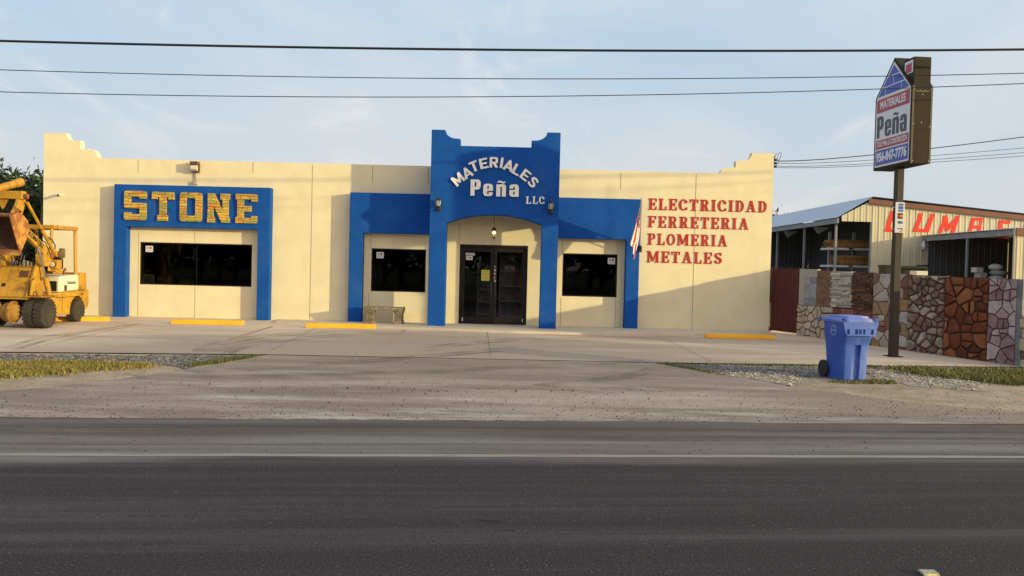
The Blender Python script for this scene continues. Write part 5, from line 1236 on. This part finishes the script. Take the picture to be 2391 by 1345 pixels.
def trailer(t, a, c, y, m):
    b = B(); b.b2((a.x, y, c.z - .09), (c.x, y + 1.6, c.z)); b.obj('deck', m[0], t)
    for f in (.04, .93):
        x = a.x + (c.x - a.x) * f; b = B(); b.b2((x, y + .05, gz(y)), (x + .07, y + .12, c.z - .09)); b.b2((x, y + 1.45, gz(y)), (x + .07, y + 1.52, c.z - .09)); b.obj('leg', m[0], t)
    b = B(); b.b2((c.x - .8, y + .1, c.z - .32), (c.x - .05, y + 1.4, c.z - .09)); b.obj('tool_box', m[0], t)
small('flatbed_table', 'long black steel table behind the wall beside the sign pole', 'table', 2098, 622, 2166, 660, 6.0, trailer, [M_black])
def boxy(t, a, c, y, m):
    b = B(); b.b2((a.x, y, gz(y)), (c.x, y + .5, c.z)); b.obj('bin_body', m[0], t, .01); b = B(); b.b2((a.x - .02, y - .02, c.z - .06), (c.x + .02, y + .52, c.z + .004)); b.obj('rim', m[0], t)
small('black_crate', 'tall black crate behind the wall left of the sign pole', 'crate', 2067, 619, 2082, 660, 2.5, boxy, [M_black])
def block_(t, a, c, y, m):
    b = B(); b.b2((a.x, y, gz(y)), (c.x, y + .45, c.z - .14)); b.obj('pallet_stack', M_mort4, t); b = B(); b.b2((a.x - .05, y - .05, c.z - .138), (c.x, y + .4, c.z)); b.obj('top_slab', m[0], t, .01)
small('stone_pallet', 'stack topped by a white stone slab behind the wall', 'stone stack', 2141, 633, 2165, 660, 3.5, block_, [pm('white_slab', (.6, .54, .45))])
def sacks(t, a, c, y, m):
    for i in range(9):
        z = (c.z - .22) * i / 8 + .12; b = B(); b.ball(((a.x + c.x) / 2 + .08 * math.sin(i * 2.1), y + .4, z), .5, 14, 8, sq=((c.x - a.x) * 1.0 * (1 if i < 8 else .62), .9, .30)); b.obj('sack', m[i % 2], t)
small('sack_pile', 'pile of white sacks under the lean-to near the frame edge', 'sacks', 2322, 619, 2360, 640, WY + 2.6, sacks, [pm('sack_white', (.42, .41, .40), (.34, .33, .32), 5), pm('sack_grey', (.27, .27, .26), (.2, .2, .2), 5)])
def cartons(t, a, c, y, m):
    b = B(); b.b2((a.x, y, 0), (a.x + (c.x - a.x), y + .6, c.z - .55)); b.obj('stacked_carton', m[0], t); b = B(); b.b2((a.x + .1, y, c.z - .545), (c.x - .05, y + .5, c.z - .22)); b.obj('stacked_carton', m[1], t); b = B(); b.b2((a.x - .05, y + .05, c.z - .215), (c.x - .2, y + .5, c.z)); b.obj('stacked_carton', m[0], t)
small('carton_stack', 'stack of pale cartons under the lean-to beside the sacks', 'cartons', 2284, 625, 2308, 640, WY + 3.0, cartons, [pm('carton_pale', (.42, .38, .34)), pm('carton_grey', (.32, .29, .27))])
def barrow(t, a, c, y, m):
    b = B(); xm = (a.x + c.x) / 2
    b.prism([(a.x, .75), (a.x + .15, .5), (c.x - .25, .5), (c.x, .8)], (0, y, c.z - .9), EX, EZ, -.6, 0); b.obj('tray', m[0], t); b = B(); b.tube([(a.x - .1, y + .1, c.z - .1), (xm, y + .1, c.z - .45), (c.x, y + .1, c.z - .6)], .02); b.obj('handle', m[0], t); b = B(); b.lathe([(.2, -.04), (.2, .04)], (c.x - .1, y + .3, c.z - .75), 'Y', 14); b.obj('wheel', m[0], t)
small('wheelbarrow', 'black wheelbarrow tray showing above the wall below the yard light', 'wheelbarrow', 2150, 613, 2172, 640, LY - 2, barrow, [M_black])

# ---------------------------------------------------------------- overhead wires
M_wire = pm('black_cable', (.010, .010, .011), rough=.6)
def wire(name, label, pts, r, cat='wire', group=None, twist=0):
    b = B(); out = []
    for i in range(len(pts) - 1):
        pass
    n = 90; P3 = [Vector(p) for p in pts]
    # quadratic through three points
    for i in range(n + 1):
        s = i / n; a, m, c = P3; L0, L1, L2 = (1 - s) * (1 - 2 * s), 4 * s * (1 - s), s * (2 * s - 1); out.append(a * L0 + m * L1 + c * L2)
    b.tube(out, r, 6); o = b.obj(name, M_wire, None, loc=P3[1]); return tag(o, label, cat, group)
WY_ = -6.6
def span(pts3):
    """three photo points on the plane of the poles, carried on past both sides of the photo"""
    q = [P(px, py, WY_) for px, py in pts3]; x0, x1, x2 = (p.x for p in q); z0, z1, z2 = (p.z for p in q)
    f = lambda x: z0 * (x - x1) * (x - x2) / ((x0 - x1) * (x0 - x2)) + z1 * (x - x0) * (x - x2) / ((x1 - x0) * (x1 - x2)) + z2 * (x - x0) * (x - x1) / ((x2 - x0) * (x2 - x1))
    return [(x, WY_, f(x)) for x in (-26, 0, 26)]
wire('utility_cable', 'thick black cable, topmost of the three strung over the shop front', span([(0, 95.5), (1195, 116.5), (2391, 115.5)]), .024)
wire('power_line', 'thin wire strung just below the thick cable across the sky', span([(0, 163), (1195, 184), (2391, 171)]), .0085)
wire('power_line', 'thin wire, lowest of the three strung across in front of the shop', span([(0, 214.5), (1195, 225.5), (2391, 195)]), .0085)
at_ = Vector((xr + .03, .1, P(1812, 378, .1).z))
for k, (pl_, lb, rr_) in enumerate((([(1815, 376), (2172, 347), (2391, 317.5)], 'twisted service cable rising from the wall corner behind the sign, highest of four', .013), ([(1815, 381), (2172, 364), (2391, 343.5)], 'second highest service wire from the wall corner behind the sign', .007), ([(1815, 388), (2172, 373), (2391, 354.5)], 'third service wire from the wall corner behind the sign', .007), ([(1810, 391), (2172, 379), (2391, 362.5)], 'lowest service wire from the wall corner behind the sign', .007))):
    q = [P(px, py, .2) for px, py in pl_]; q[2] = q[1] + (q[2] - q[1]) * 3.2; wire('service_wire', lb, q, rr_)
t = thing('wire_anchor', 'black insulator rack with looping wires on the upper right wall corner', 'wire bracket', tuple(at_)); M_w = M_wire
b = B(); b.tube([at_ + EZ * .18, at_ - EZ * .16], .02)
for z in (.05, -.04, -.13): b.lathe([(.02, -.03), (.045, -.02), (.03, 0), (.045, .02), (.02, .03)], at_ + Vector((.05, 0, z)), 'Z', 10)
b.obj('insulator_rack', M_w, t)
b = B(); b.tube([at_ + Vector((.04, 0, -.15)), at_ + Vector((.12, -.02, .0)), at_ + Vector((.19, -.02, .17)), at_ + Vector((.2, -.02, .23)), at_ + Vector((.16, -.02, .26)), at_ + Vector((.11, -.02, .2)), at_ + Vector((.085, -.02, .1)), at_ + Vector((.1, -.02, .03)), at_ + Vector((.2, -.02, .02))], .008, 6); b.tube([at_ + EZ * .05, at_ + Vector((-.0, -.02, .15)), at_ + Vector((-.03, -.02, .25))], .008); b.tube([at_ + Vector((.02, 0, .06)), at_ + Vector((.06, -.02, .25))], .006); b.obj('looped_wire', M_w, t)

# ---------------------------------------------------------------- trees
def tree(label, base, h, r, n, cols, seed, name='broadleaf_tree', leaf=.11, cz=.62, squash=.8):
    t = thing(name, label, 'tree', base); rn = random.Random(seed); bv = Vector(base); b = B(); tips = []
    b.tube([bv, bv + Vector((.05, 0, h * .2)), bv + Vector((-.08, .05, h * .42)), bv + Vector((0, 0, h * .7))], [h * .035, h * .028, h * .02, h * .008], 8)
    for k in range(14):
        a = k * 2.4 + rn.random(); z0 = h * rn.uniform(.25, .6); p0 = bv + EZ * z0; rad = r * rn.uniform(.5, .9); p2 = p0 + Vector((math.cos(a) * rad, math.sin(a) * rad, h * rn.uniform(.08, .3))); p1 = p0.lerp(p2, .5) + EZ * .2
        b.tube([p0, p1, p2], [h * .013, h * .009, h * .003], 5); tips += [p1, p2, p0.lerp(p2, .75)]
    b.obj('trunk', pm('bark', (.075, .055, .04), (.05, .036, .027), 6, 5, .95, .5, 20), t)
    cen = bv + EZ * h * cz; cl = []
    for k in range(60):
        while True:
            v = Vector((rn.uniform(-1, 1), rn.uniform(-1, 1), rn.uniform(-1, 1)))
            if .25 < v.length < 1: break
        v = v.normalized() * (v.length ** .45) * rn.uniform(.72, 1.04); cl.append(cen + Vector((v.x * r, v.y * r, v.z * h * (1 - cz) * squash / .8)))
    b = B()
    for _ in range(n):
        c = rn.choice(cl); g = r * .17; p = c + Vector((rn.gauss(0, g), rn.gauss(0, g), rn.gauss(0, g * .8))); a = Vector((rn.gauss(0, 1), rn.gauss(0, 1), rn.gauss(0, .6))).normalized(); u = a.orthogonal().normalized(); w = a.cross(u); s = leaf * rn.uniform(.6, 1.3); an = rn.uniform(0, 6.28); e1 = u * math.cos(an) + w * math.sin(an); e2 = a.cross(e1)
        b.add([p - e1 * s, p + e2 * s * .38 + a * s * .1, p + e1 * s, p - e2 * s * .38 + a * s * .1], [(0, 1, 2, 3)])
    b.obj('crown', island_mat('leaves_' + str(seed), cols, .6, 0), t)
GR = [(.026, .048, .014), (.016, .032, .009), (.04, .062, .018), (.013, .024, .008)]
tree('dark green tree beyond the left corner behind the yellow loader', (-16.9, 5.5, 0), 3.75, 2.2, 15000, GR, 41, leaf=.14, cz=.50, squash=1.15)
tree('bushy dark tree farther left behind the yellow loader', (-21.0, 8.5, 0), 4.0, 2.8, 14000, GR, 42, leaf=.16, cz=.48, squash=1.15)
tree('olive green tree glimpsed between the shop corner and the lumber shed', (19.6, 44, 0), 6.2, 3.2, 4500, [(.11, .10, .03), (.08, .08, .025), (.14, .12, .04)], 43, leaf=.22)

# dark belt of trees added unseen behind the camera, to darken the shop window reflections
def added_tree_belt():
    r = random.Random(77); b = B(); t = []
    for k in range(46):
        x = -50 + k * 2.2 + r.uniform(-.8, .8); y = -62 + r.uniform(-3, 3); h = r.uniform(7.5, 11); b.tube([(x, y, gz(-20) - .1), (x + .2, y, h * .6)], [.25, .1], 6); w = r.uniform(2.4, 3.4)
        for _ in range(260):
            v = Vector((r.gauss(0, 1), r.gauss(0, 1), r.gauss(0, 1))).normalized() * r.uniform(.5, 1.0); p = Vector((x + v.x * w, y + v.y * w, h * .52 + v.z * h * .5)); s = r.uniform(.35, .7); a = Vector((r.gauss(0, 1), r.gauss(0, 1), r.gauss(0, 1))).normalized(); u = a.orthogonal().normalized(); q = a.cross(u)
            b.add([p - u * s, p + q * s * .6, p + u * s, p - q * s * .6], [(0, 1, 2, 3)])
    o = b.obj('added_treeline', island_mat('leaves_belt', [(.03, .045, .015), (.02, .03, .01), (.045, .06, .02)], .7, 0)); o['kind'] = 'stuff'
added_tree_belt()
# ---------------------------------------------------------------- yellow loader
M_yel = pm('loader_yellow', (.50, .265, .026), (.37, .19, .022), 2.6, 8, .6, .1, 30, spec=.3, c3=(.13, .07, .025), s3=3.6, lo3=.54, hi3=.72, grain=.16, gscale=18)
M_yel2 = pm('loader_yellow_worn', (.40, .20, .026), (.25, .13, .024), 3, 7, .7, .1, 30, c3=(.07, .045, .025), s3=4.2, lo3=.50, hi3=.68)
M_rust = pm('rusty_steel', (.24, .085, .035), (.13, .05, .028), 3.5, 8, .85, .3, 30, c3=(.46, .24, .06), s3=2.0, lo3=.56, hi3=.66)
M_rustd = pm('dark_rust', (.055, .028, .02), (.085, .04, .026), 3, 7, .9, .3, 30)
M_tyre = pm('tyre_rubber', (.030, .026, .022), (.055, .045, .036), 6, 6, .9, .2, 40)
M_rim = pm('dusty_rim', (.10, .05, .03), (.06, .035, .024), 8, 6, .8)
M_cover = pm('cream_hood', (.72, .66, .52), (.66, .60, .46), 4, 5, .45, c3=(.40, .3, .2), s3=5, lo3=.66, hi3=.75); M_chr = pm('chrome_rod', (.55, .53, .5), rough=.18, metal=.9); M_dark = pm('engine_dark', (.012, .011, .010))
M_steel = pm('bare_steel', (.3, .28, .25), (.2, .18, .16), 6, 5, .5, metal=.4); M_hose = pm('rubber_hose', (.014, .013, .013), rough=.5)
LX, LYc = -11.5, -2.9; gzb = gz(-3) + .006
ld = thing('wheel_loader', 'yellow wheel loader with raised rusty bucket parked at the left corner', 'loader', (LX, LYc, gzb))
def part(b, name, mat, bev=.0, parent=None, label=None):
    o = b.obj(name, mat, parent or ld, bev)
    if label: o['label'] = label
    return o
XRt, XLt = -10.97, -12.03
def yz(poly, x0, x1, mi=0, b=None):
    b = b or B(); b.prism(poly, (0, 0, 0), EY, EZ, x0, x1, mi); return b
# rear body with its wheel arch
arch_c, arch_r = (-1.88, .26), .36
body = [(-3.15, .20), (arch_c[0] - arch_r, .17)] + [(arch_c[0] + arch_r * math.cos(R(180 - 180 * i / 10)), arch_c[1] + arch_r * math.sin(R(180 - 180 * i / 10))) for i in range(11)] + [(-1.36, .30), (-1.30, .45), (-1.30, .76), (-3.0, .72), (-3.15, .66)]
part(yz(body, XLt, XRt), 'rear_body', M_yel, .012)
b = B(); b.b2((XLt + .12, -3.6, .25), (XRt - .12, -2.3, .62)); part(b, 'inner_frame', M_dark)
part(yz([(-1.78, .765), (-1.30, .765), (-1.33, 1.17), (-1.40, 1.20), (-1.78, 1.20)], XLt + .04, XRt - .06), 'counterweight', M_yel, .015)
part(yz([(-2.72, .73), (-1.80, .765), (-1.80, 1.12), (-1.86, 1.16), (-2.66, 1.12), (-2.72, 1.06)], XLt + .12, XRt - .015), 'engine_hood', M_cover, .03)
b = B(); b.b2((XRt - .30, -2.735, .76), (XRt - .08, -2.7215, 1.0)); part(b, 'grille', M_dark)
b = B(); b.b2((XRt - .0148, -2.35, .93), (XRt - .010, -1.95, .965)); b.b2((XRt - .0148, -2.5, .76), (XRt - .009, -2.38, .90), 1); b.b2((XRt - .0148, -2.4, .985), (XRt - .010, -2.0, .995)); part(b, 'hood_decal', [M_dark, M_rim])
b = B(); b.tube([(XRt - .3, -1.98, 1.15), (XRt - .3, -1.98, 1.26), (XRt - .3, -1.92, 1.29), (XRt - .3, -1.9, 1.25)], .03); part(b, 'exhaust_pipe', M_rust)
b = B(); b.b2((-11.75, -2.75, 1.17), (-11.12, -2.3, 1.28)); part(b, 'seat', M_yel, .03)
b = B(); b.b2((-11.75, -2.36, 1.29), (-11.15, -2.22, 1.66)); part(b, 'seat_back', M_dark, .03)
# overhead guard
b = B(); zt_g = 2.26; s = .045
def bar(b, p, q, w=.06, mi=0): b.tube([p, q], w * .62, 4, mi)
for x in (-11.03, -12.0): part(B().tube([(x, -1.86, .74), (x, -1.92, zt_g)], .045, 4), 'guard_post', M_yel)
for x in (-11.03, -12.0): part(B().tube([(x, -3.12, 1.25), (x, -3.0, zt_g)], .04, 4), 'guard_post', M_yel)
b = B(); b.b2((-11.08, -3.02, zt_g), (-10.98, -1.86, zt_g + .09)); b.b2((-12.05, -3.02, zt_g), (-11.95, -1.86, zt_g + .09)); b.b2((-11.95, -3.02, zt_g), (-11.08, -2.92, zt_g + .088)); b.b2((-11.95, -1.96, zt_g), (-11.08, -1.862, zt_g + .088))
for k in range(4): y = -2.75 + k * .22; b.b2((-11.95, y, zt_g + .02), (-11.08, y + .03, zt_g + .07))
part(b, 'overhead_guard', M_yel, .008)
# front tower: sloping apron, side plates, rear wall
b = B(); ap_ = [(-4.00, .60), (-3.45, .60), (-3.25, 1.30), (-3.36, 1.36), (-3.62, 1.36)]
b = yz(ap_, -12.08, -11.06); part(b, 'front_apron', M_yel, .012)
def on_apron(u0, u1, f0, f1, n0, n1, mi=0, b=None):
    """plate lying on the sloping apron: u across, f up the slope from 0 to 1"""
    b = b or B(); p0, p1 = Vector((0, -4.0, .60)), Vector((0, -3.62, 1.36)); V_ = (p1 - p0).normalized(); Ls = (p1 - p0).length; N_ = EX.cross(V_)
    b.prism([(u0, f0 * Ls), (u1, f0 * Ls), (u1, f1 * Ls), (u0, f1 * Ls)], p0, EX, V_, n0, n1, mi); return b
part(on_apron(-11.38, -11.17, .66, .86, .001, .006), 'data_plate', M_rim); part(on_apron(-11.72, -11.63, .37, .47, .001, .004), 'pull_hole', M_dark)
b = B(); b.b2((-11.9, -3.72, .26), (-11.18, -3.45, .595)); part(b, 'axle_recess', M_dark)
b = B(); b.prism([(-12.08, .60), (-11.72, .60), (-11.62, .44), (-11.62, .30), (-11.78, .34), (-12.08, .34)], (0, -4.03, 0), EX, EZ, -.06, 0); part(b, 'tow_plate', M_yel, .008)
b = B(); b.ball((-11.44, -3.95, .30), .235, 20, 12, sq=(1.05, .9, 1.0)); b.tube([(-12.1, -3.72, .30), (-10.85, -3.72, .30)], .09, 12)
for k in range(12): a = 2 * math.pi * k / 12; b.lathe([(.015, 0), (.015, .03)], (-11.40, -3.97 + .19 * math.cos(a), .30 + .21 * math.sin(a)), 'X', 6)
b.lathe([(.215, -.02), (.262, -.018), (.262, .018), (.215, .02)], (-11.38, -3.95, .30), 'X', 24)
part(b, 'differential', M_yel2)
for x in (-11.95, -11.2): part(B().tube([(x, -4.02, .30), (x + .12, -3.98, .42), (x + .15, -3.8, .58)], .022, 6), 'brake_hose', M_hose)
b = B()
for u in (-12.03, -11.10):
    for f in (.12, .3, .48, .66, .84): on_apron(u - .018, u + .018, f, f + .03, .001, .016, 0, b)
for u in (-11.42, -11.13):
    for f in (.665, .845): on_apron(u - .012, u + .012, f, f + .022, .006, .012, 0, b)
part(b, 'bolt_row', M_rust)
b = B(); on_apron(-12.06, -11.07, .96, .985, .001, .03, 0, b); on_apron(-12.075, -12.045, .02, .96, .001, .035, 0, b); on_apron(-11.085, -11.062, .02, .96, .001, .035, 0, b); on_apron(-11.98, -11.16, .05, .075, .001, .02, 0, b); part(b, 'apron_flange', M_yel2)
for k, (x, dz) in enumerate(((-11.55, 0), (-11.5, .06), (-11.44, -.04))): part(B().tube([(x, -3.52, 1.38), (x + .02, -3.7, 1.62 + dz), (x + .12, -4.0, 1.95 + dz), (x + .18, -4.22, 2.5), (x + .14, -4.26, 2.88)], .014, 6), 'hydraulic_hose', M_hose)
part(B().tube([(-11.6, -3.28, 1.36), (-11.55, -3.05, 1.68)], .022, 8), 'steering_column', M_dark); b = B()
for k in range(20):
    a0_, a1_ = 2 * math.pi * k / 20, 2 * math.pi * (k + 1) / 20; b.tube([(-11.55 + .17 * math.cos(a0_), -3.03 + .06 * math.sin(a0_), 1.70 + .15 * math.sin(a0_)), (-11.55 + .17 * math.cos(a1_), -3.03 + .06 * math.sin(a1_), 1.70 + .15 * math.sin(a1_))], .014, 5)
part(b, 'steering_wheel', M_dark)
b = B(); b.b2((XRt + .0005, -2.95, .60), (XRt + .004, -2.0, .612)); b.b2((XRt + .0005, -2.62, .2), (XRt + .004, -2.61, .70)); b.b2((XRt + .0005, -1.72, .64), (XRt + .005, -1.62, .67)); part(b, 'panel_seam', M_dark)
b = B(); b.b2((-11.3, -3.08, 1.25), (-11.1, -2.8, 1.62)); b.tube([(-11.2, -3.1, 1.62), (-11.2, -3.02, 1.85)], .03, 8); part(b, 'air_cleaner', M_dark)
part(yz([(-3.98, .70), (-3.50, .68), (-3.42, .98), (-3.75, 1.10), (-3.92, 1.02)], -11.0, -10.965), 'fender_plate', M_yel, .004)
b = B(); b.b2((-11.05, -4.05, .655), (-10.68, -3.38, .685)); part(b, 'fender', M_yel2, .006)
b = B(); b.tube([(-10.95, -3.9, .69), (-10.95, -3.88, .76), (-10.95, -3.8, .80), (-10.95, -3.74, .70)], .012); part(b, 'grab_hook', M_rust)
part(yz([(-3.5, 1.36), (-3.2, 1.36), (-3.0, 1.62), (-3.22, 1.80), (-3.42, 1.66)], -11.16, -10.98), 'arm_tower', M_yel, .01); part(yz([(-3.5, 1.36), (-3.2, 1.36), (-3.0, 1.62), (-3.22, 1.80), (-3.42, 1.66)], -12.05, -11.87), 'arm_tower', M_yel, .01)
b = B()
for k in range(6): b.tube([(-11.72 + k * .09, -3.42, 1.36), (-11.72 + k * .09, -3.42, 1.50 - .02 * (k % 3))], .035, 8)
part(b, 'valve_bank', M_steel)
b = B()
for k in range(4): x = -11.65 + k * .07; b.tube([(x, -3.5, 1.40), (x + .02, -3.46, 1.58), (x + .05, -3.44, 1.66)], .008, 5)
part(b, 'control_lever', M_steel)
# lamp box and mirror
b = B(); b.b2((-11.05, -3.12, 1.30), (-10.82, -2.92, 1.52)); b.b2((-11.02, -3.1, 1.23), (-10.86, -2.86, 1.30)); lb_ = part(b, 'lamp_box', M_yel, .02)
b = B(); b.lathe([(.07, .0), (.085, .012), (.085, .03)], (-10.94, -3.15, 1.41), 'Y', 16); part(b, 'headlight', M_rim, 0, lb_)
b = B(); b.lathe([(.001, -.014), (.05, -.008), (.068, .0)], (-10.94, -3.152, 1.41), 'Y', 16); part(b, 'headlight_lens', pm('lamp_glass', (.55, .45, .3), rough=.15), 0, lb_)
b = B(); b.prism(rr(-10.87, 1.57, -10.73, 1.80, .03), (0, -2.95, 0), EX, EZ, 0, .03); b.tube([(-10.82, -2.93, 1.52), (-10.81, -2.93, 1.62)], .012); part(b, 'mirror', M_steel)
b = B(); b.prism(rr(-10.86, 1.58, -10.74, 1.79, .025), (0, -2.981, 0), EX, EZ, 0, .002); part(b, 'mirror_glass', pm('mirror_glass', (.45, .42, .4), (.2, .18, .16), 8, 3, .1, metal=.8))
# lift arms: from the tower forward and up to the bucket pin
def arm(x):
    b = yz([(-3.05, 1.52), (-3.12, 1.74), (-4.35, 2.36), (-4.52, 2.34), (-4.55, 2.22), (-4.30, 2.14), (-3.35, 1.60)], x - .045, x + .045); o = part(b, 'lift_arm', M_yel, .01)
    b = B(); b.tube([(x - .08, -3.12, 1.62), (x + .08, -3.12, 1.62)], .075, 12); b.tube([(x - .07, -4.45, 2.27), (x + .07, -4.45, 2.27)], .05, 12); part(b, 'pivot_pin', M_rust, 0, o); return o
ar = arm(-11.02); arm(-11.98)
dirv = Vector((0, -3.12 + 4.35, 1.74 - 2.36)).normalized()
text_mesh('KOMATSU', .15, (-10.975, -3.78, 1.97), dirv, EX.cross(dirv).normalized() if EX.cross(dirv).z > 0 else -EX.cross(dirv).normalized(), .003, M_dark, ld, 'arm_lettering', .95, .004)
# lift cylinders
for x in (-11.0, -12.0):
    b = B(); b.tube([(x + .10, -3.30, .62), (x + .08, -3.46, 1.10)], .062, 12); part(b, 'cylinder_barrel', M_yel); b = B(); b.tube([(x + .08, -3.46, 1.10), (x + .05, -3.62, 1.62), (x + .02, -3.68, 1.78)], .032, 10); part(b, 'cylinder_rod', M_chr)
# tilt linkage: long rod, bellcrank plates, cross beam, tilt cylinder
b = B(); b.tube([(-10.96, -2.97, 1.66), (-10.96, -3.55, 2.20)], .042, 8); b.tube([(-10.96, -3.55, 2.20), (-10.96, -4.18, 2.80)], .034, 8); b.lathe([(.075, -.05), (.075, .05)], (-10.96, -2.97, 1.66), 'X', 12); part(b, 'tilt_rod', M_yel)
bc_ = [(-4.16, 2.98), (-4.08, 2.86), (-4.16, 2.62), (-4.30, 2.40), (-4.56, 2.38), (-4.60, 2.48), (-4.40, 2.74), (-4.30, 2.96)]
part(yz(bc_, -11.12, -11.04), 'bellcrank', M_yel, .008); part(yz(bc_, -12.0, -11.92), 'bellcrank', M_yel, .008)
b = B(); b.b2((-12.1, -4.36, 2.86), (-10.98, -4.16, 3.04)); part(b, 'cross_beam', M_yel, .012); b = B(); b.prism([(-.12, 0), (.12, 0), (0, -.22)], (-11.45, -4.27, 2.855), EX, EZ, -.03, .03); part(b, 'gusset', M_yel)
b = B(); b.tube([(-11.32, -4.05, 3.22), (-11.62, -4.62, 2.98)], .085, 14); b.tube([(-11.24, -3.9, 3.285), (-11.32, -4.05, 3.22)], .095, 14); part(b, 'tilt_cylinder', M_yel); b = B(); b.tube([(-10.98, -4.26, 2.93), (-10.90, -4.26, 2.93)], .06, 12); part(b, 'pivot_boss', M_rust)
b = B()
b.tube([(-11.1, -4.2, 3.06), (-10.98, -3.95, 3.06), (-10.95, -3.72, 2.98), (-10.95, -3.6, 2.75), (-10.96, -3.6, 2.50), (-10.96, -3.62, 2.27)], .013, 6); part(b, 'hydraulic_hose', M_hose)
b = B(); b.tube([(-10.98, -3.35, 2.08), (-10.95, -3.12, 1.98), (-10.94, -3.02, 1.86), (-10.95, -3.02, 1.68)], .014, 6); part(b, 'hydraulic_hose', M_hose)
b = B(); b.tube([(-11.02, -3.7, 2.05), (-10.96, -3.4, 1.92), (-10.97, -3.2, 1.70), (-11.0, -3.15, 1.5)], .012, 6); b.tube([(-11.1, -3.35, 1.45), (-11.0, -3.2, 1.55), (-11.05, -3.05, 1.72)], .02, 6); part(b, 'hydraulic_hose', M_hose)
# bucket: shell swept across, with side plates
A_, TP = (-4.88, 2.47), (-4.47, 1.66)
back = [(-4.88, 2.47), (-4.62, 2.53), (-4.36, 2.50), (-4.18, 2.38), (-4.13, 2.22), (-4.20, 2.02), (-4.32, 1.84), (-4.47, 1.66)]
inner = [(p[0] - .035 * (0 if i in (0, 7) else 1), p[1] - (.03 if i < 3 else .012)) for i, p in enumerate(back)]
b = B(); x0, x1 = -12.45, -10.93; n = len(back); vs = []
for x in (x0, x1): vs += [(x, p[0], p[1]) for p in back]
for x in (x0, x1): vs += [(x, p[0], p[1]) for p in inner]
fs = []
for i in range(n - 1): fs += [(i, i + 1, n + i + 1, n + i)]
b.add(vs, fs, 0, True); b.add(vs, [(2 * n + i, 3 * n + i, 3 * n + i + 1, 2 * n + i + 1) for i in range(n - 1)], 1, True)
b.add([(x0, *back[0]), (x1, *back[0]), (x1, *inner[0]), (x0, *inner[0]), (x0, *back[-1]), (x1, *back[-1]), (x1, *inner[-1]), (x0, *inner[-1])], [(0, 1, 2, 3), (4, 7, 6, 5)], 0)
bk = part(b, 'bucket', [M_rust, M_rustd])
for x in (x0, x1 - .03): part(yz(back, x, x + .03), 'bucket_side', pm('worn_bucket_side', (.50, .24, .05), (.24, .085, .035), 2.4, 8, .75, .3, 30, lo=.42, hi=.56), .006, bk)
b = B(); b.tube([(x0, -4.885, 2.475), (x1, -4.885, 2.475)], .022, 6); part(b, 'top_lip', M_rust, 0, bk); b = B(); b.prism([(-4.50, 1.60), (-4.44, 1.62), (-4.42, 1.72), (-4.47, 1.73)], (0, 0, 0), EY, EZ, x0, x1 + .004); part(b, 'cutting_edge', M_rust, 0, bk)
b = B()
for k in range(3):
    x = -11.02 - k * .02; b.tube([(x, -4.55, 2.48), (x, -4.45, 2.62), (x, -4.32, 2.58)], .035, 8)
part(b, 'bucket_hinge', M_rust, 0, bk)
# wheels
def wheel(cx, cy, r, w, lugs=22, outer=1):
    b = B(); z = gzb + r
    prof = [(r * .58, -w * .40), (r * .68, -w * .5), (r * .90, -w * .5), (r * .975, -w * .36), (r * .975, w * .36), (r * .90, w * .5), (r * .68, w * .5), (r * .58, w * .40)]
    b.lathe(prof, (cx, cy, z), 'X', 36)
    for k in range(lugs):
        a = 2 * math.pi * k / lugs
        for sx, da in ((-1, 0), (1, math.pi / lugs)):
            aa = a + da; m = Matrix.Rotation(aa, 3, 'X'); c = Vector((cx, cy, z)) + m @ Vector((sx * w * .24, 0, r * .965)); b.box(c, (w * .50, r * .14, r * .085), m)
            c2 = Vector((cx, cy, z)) + m @ Vector((sx * w * .475, 0, r * .90)); b.box(c2, (w * .07, r * .12, r * .13), m)
    o = part(b, 'wheel', M_tyre)
    b = B(); s = outer
    b.lathe([(r * .60, -w * .35), (r * .60, w * .35)], (cx, cy, z), 'X', 28); b.lathe([(.001, s * w * .10), (r * .30, s * w * .12), (r * .34, s * w * .02), (r * .52, s * w * .10), (r * .60, s * w * .34)], (cx, cy, z), 'X', 28)
    part(b, 'rim', M_rim, 0, o)
    b = B(); b.lathe([(.001, s * w * .24), (r * .15, s * w * .22), (r * .18, s * w * .1)], (cx, cy, z), 'X', 14)
    for k in range(6): a = 2 * math.pi * k / 6; b.lathe([(.016, 0), (.016, s * w * .18)], (cx, cy + r * .26 * math.cos(a), z + r * .26 * math.sin(a)), 'X', 6)
    part(b, 'hub', M_rust, 0, o); return o
wheel(-10.79, -3.72, .335, .215); wheel(-11.035, -3.72, .335, .215); wheel(-11.90, -3.72, .335, .215, 22, -1); wheel(-12.145, -3.72, .335, .215, 22, -1)
wheel(-11.02, -1.88, .29, .20, 20); wheel(-11.95, -1.88, .29, .20, 20, -1)
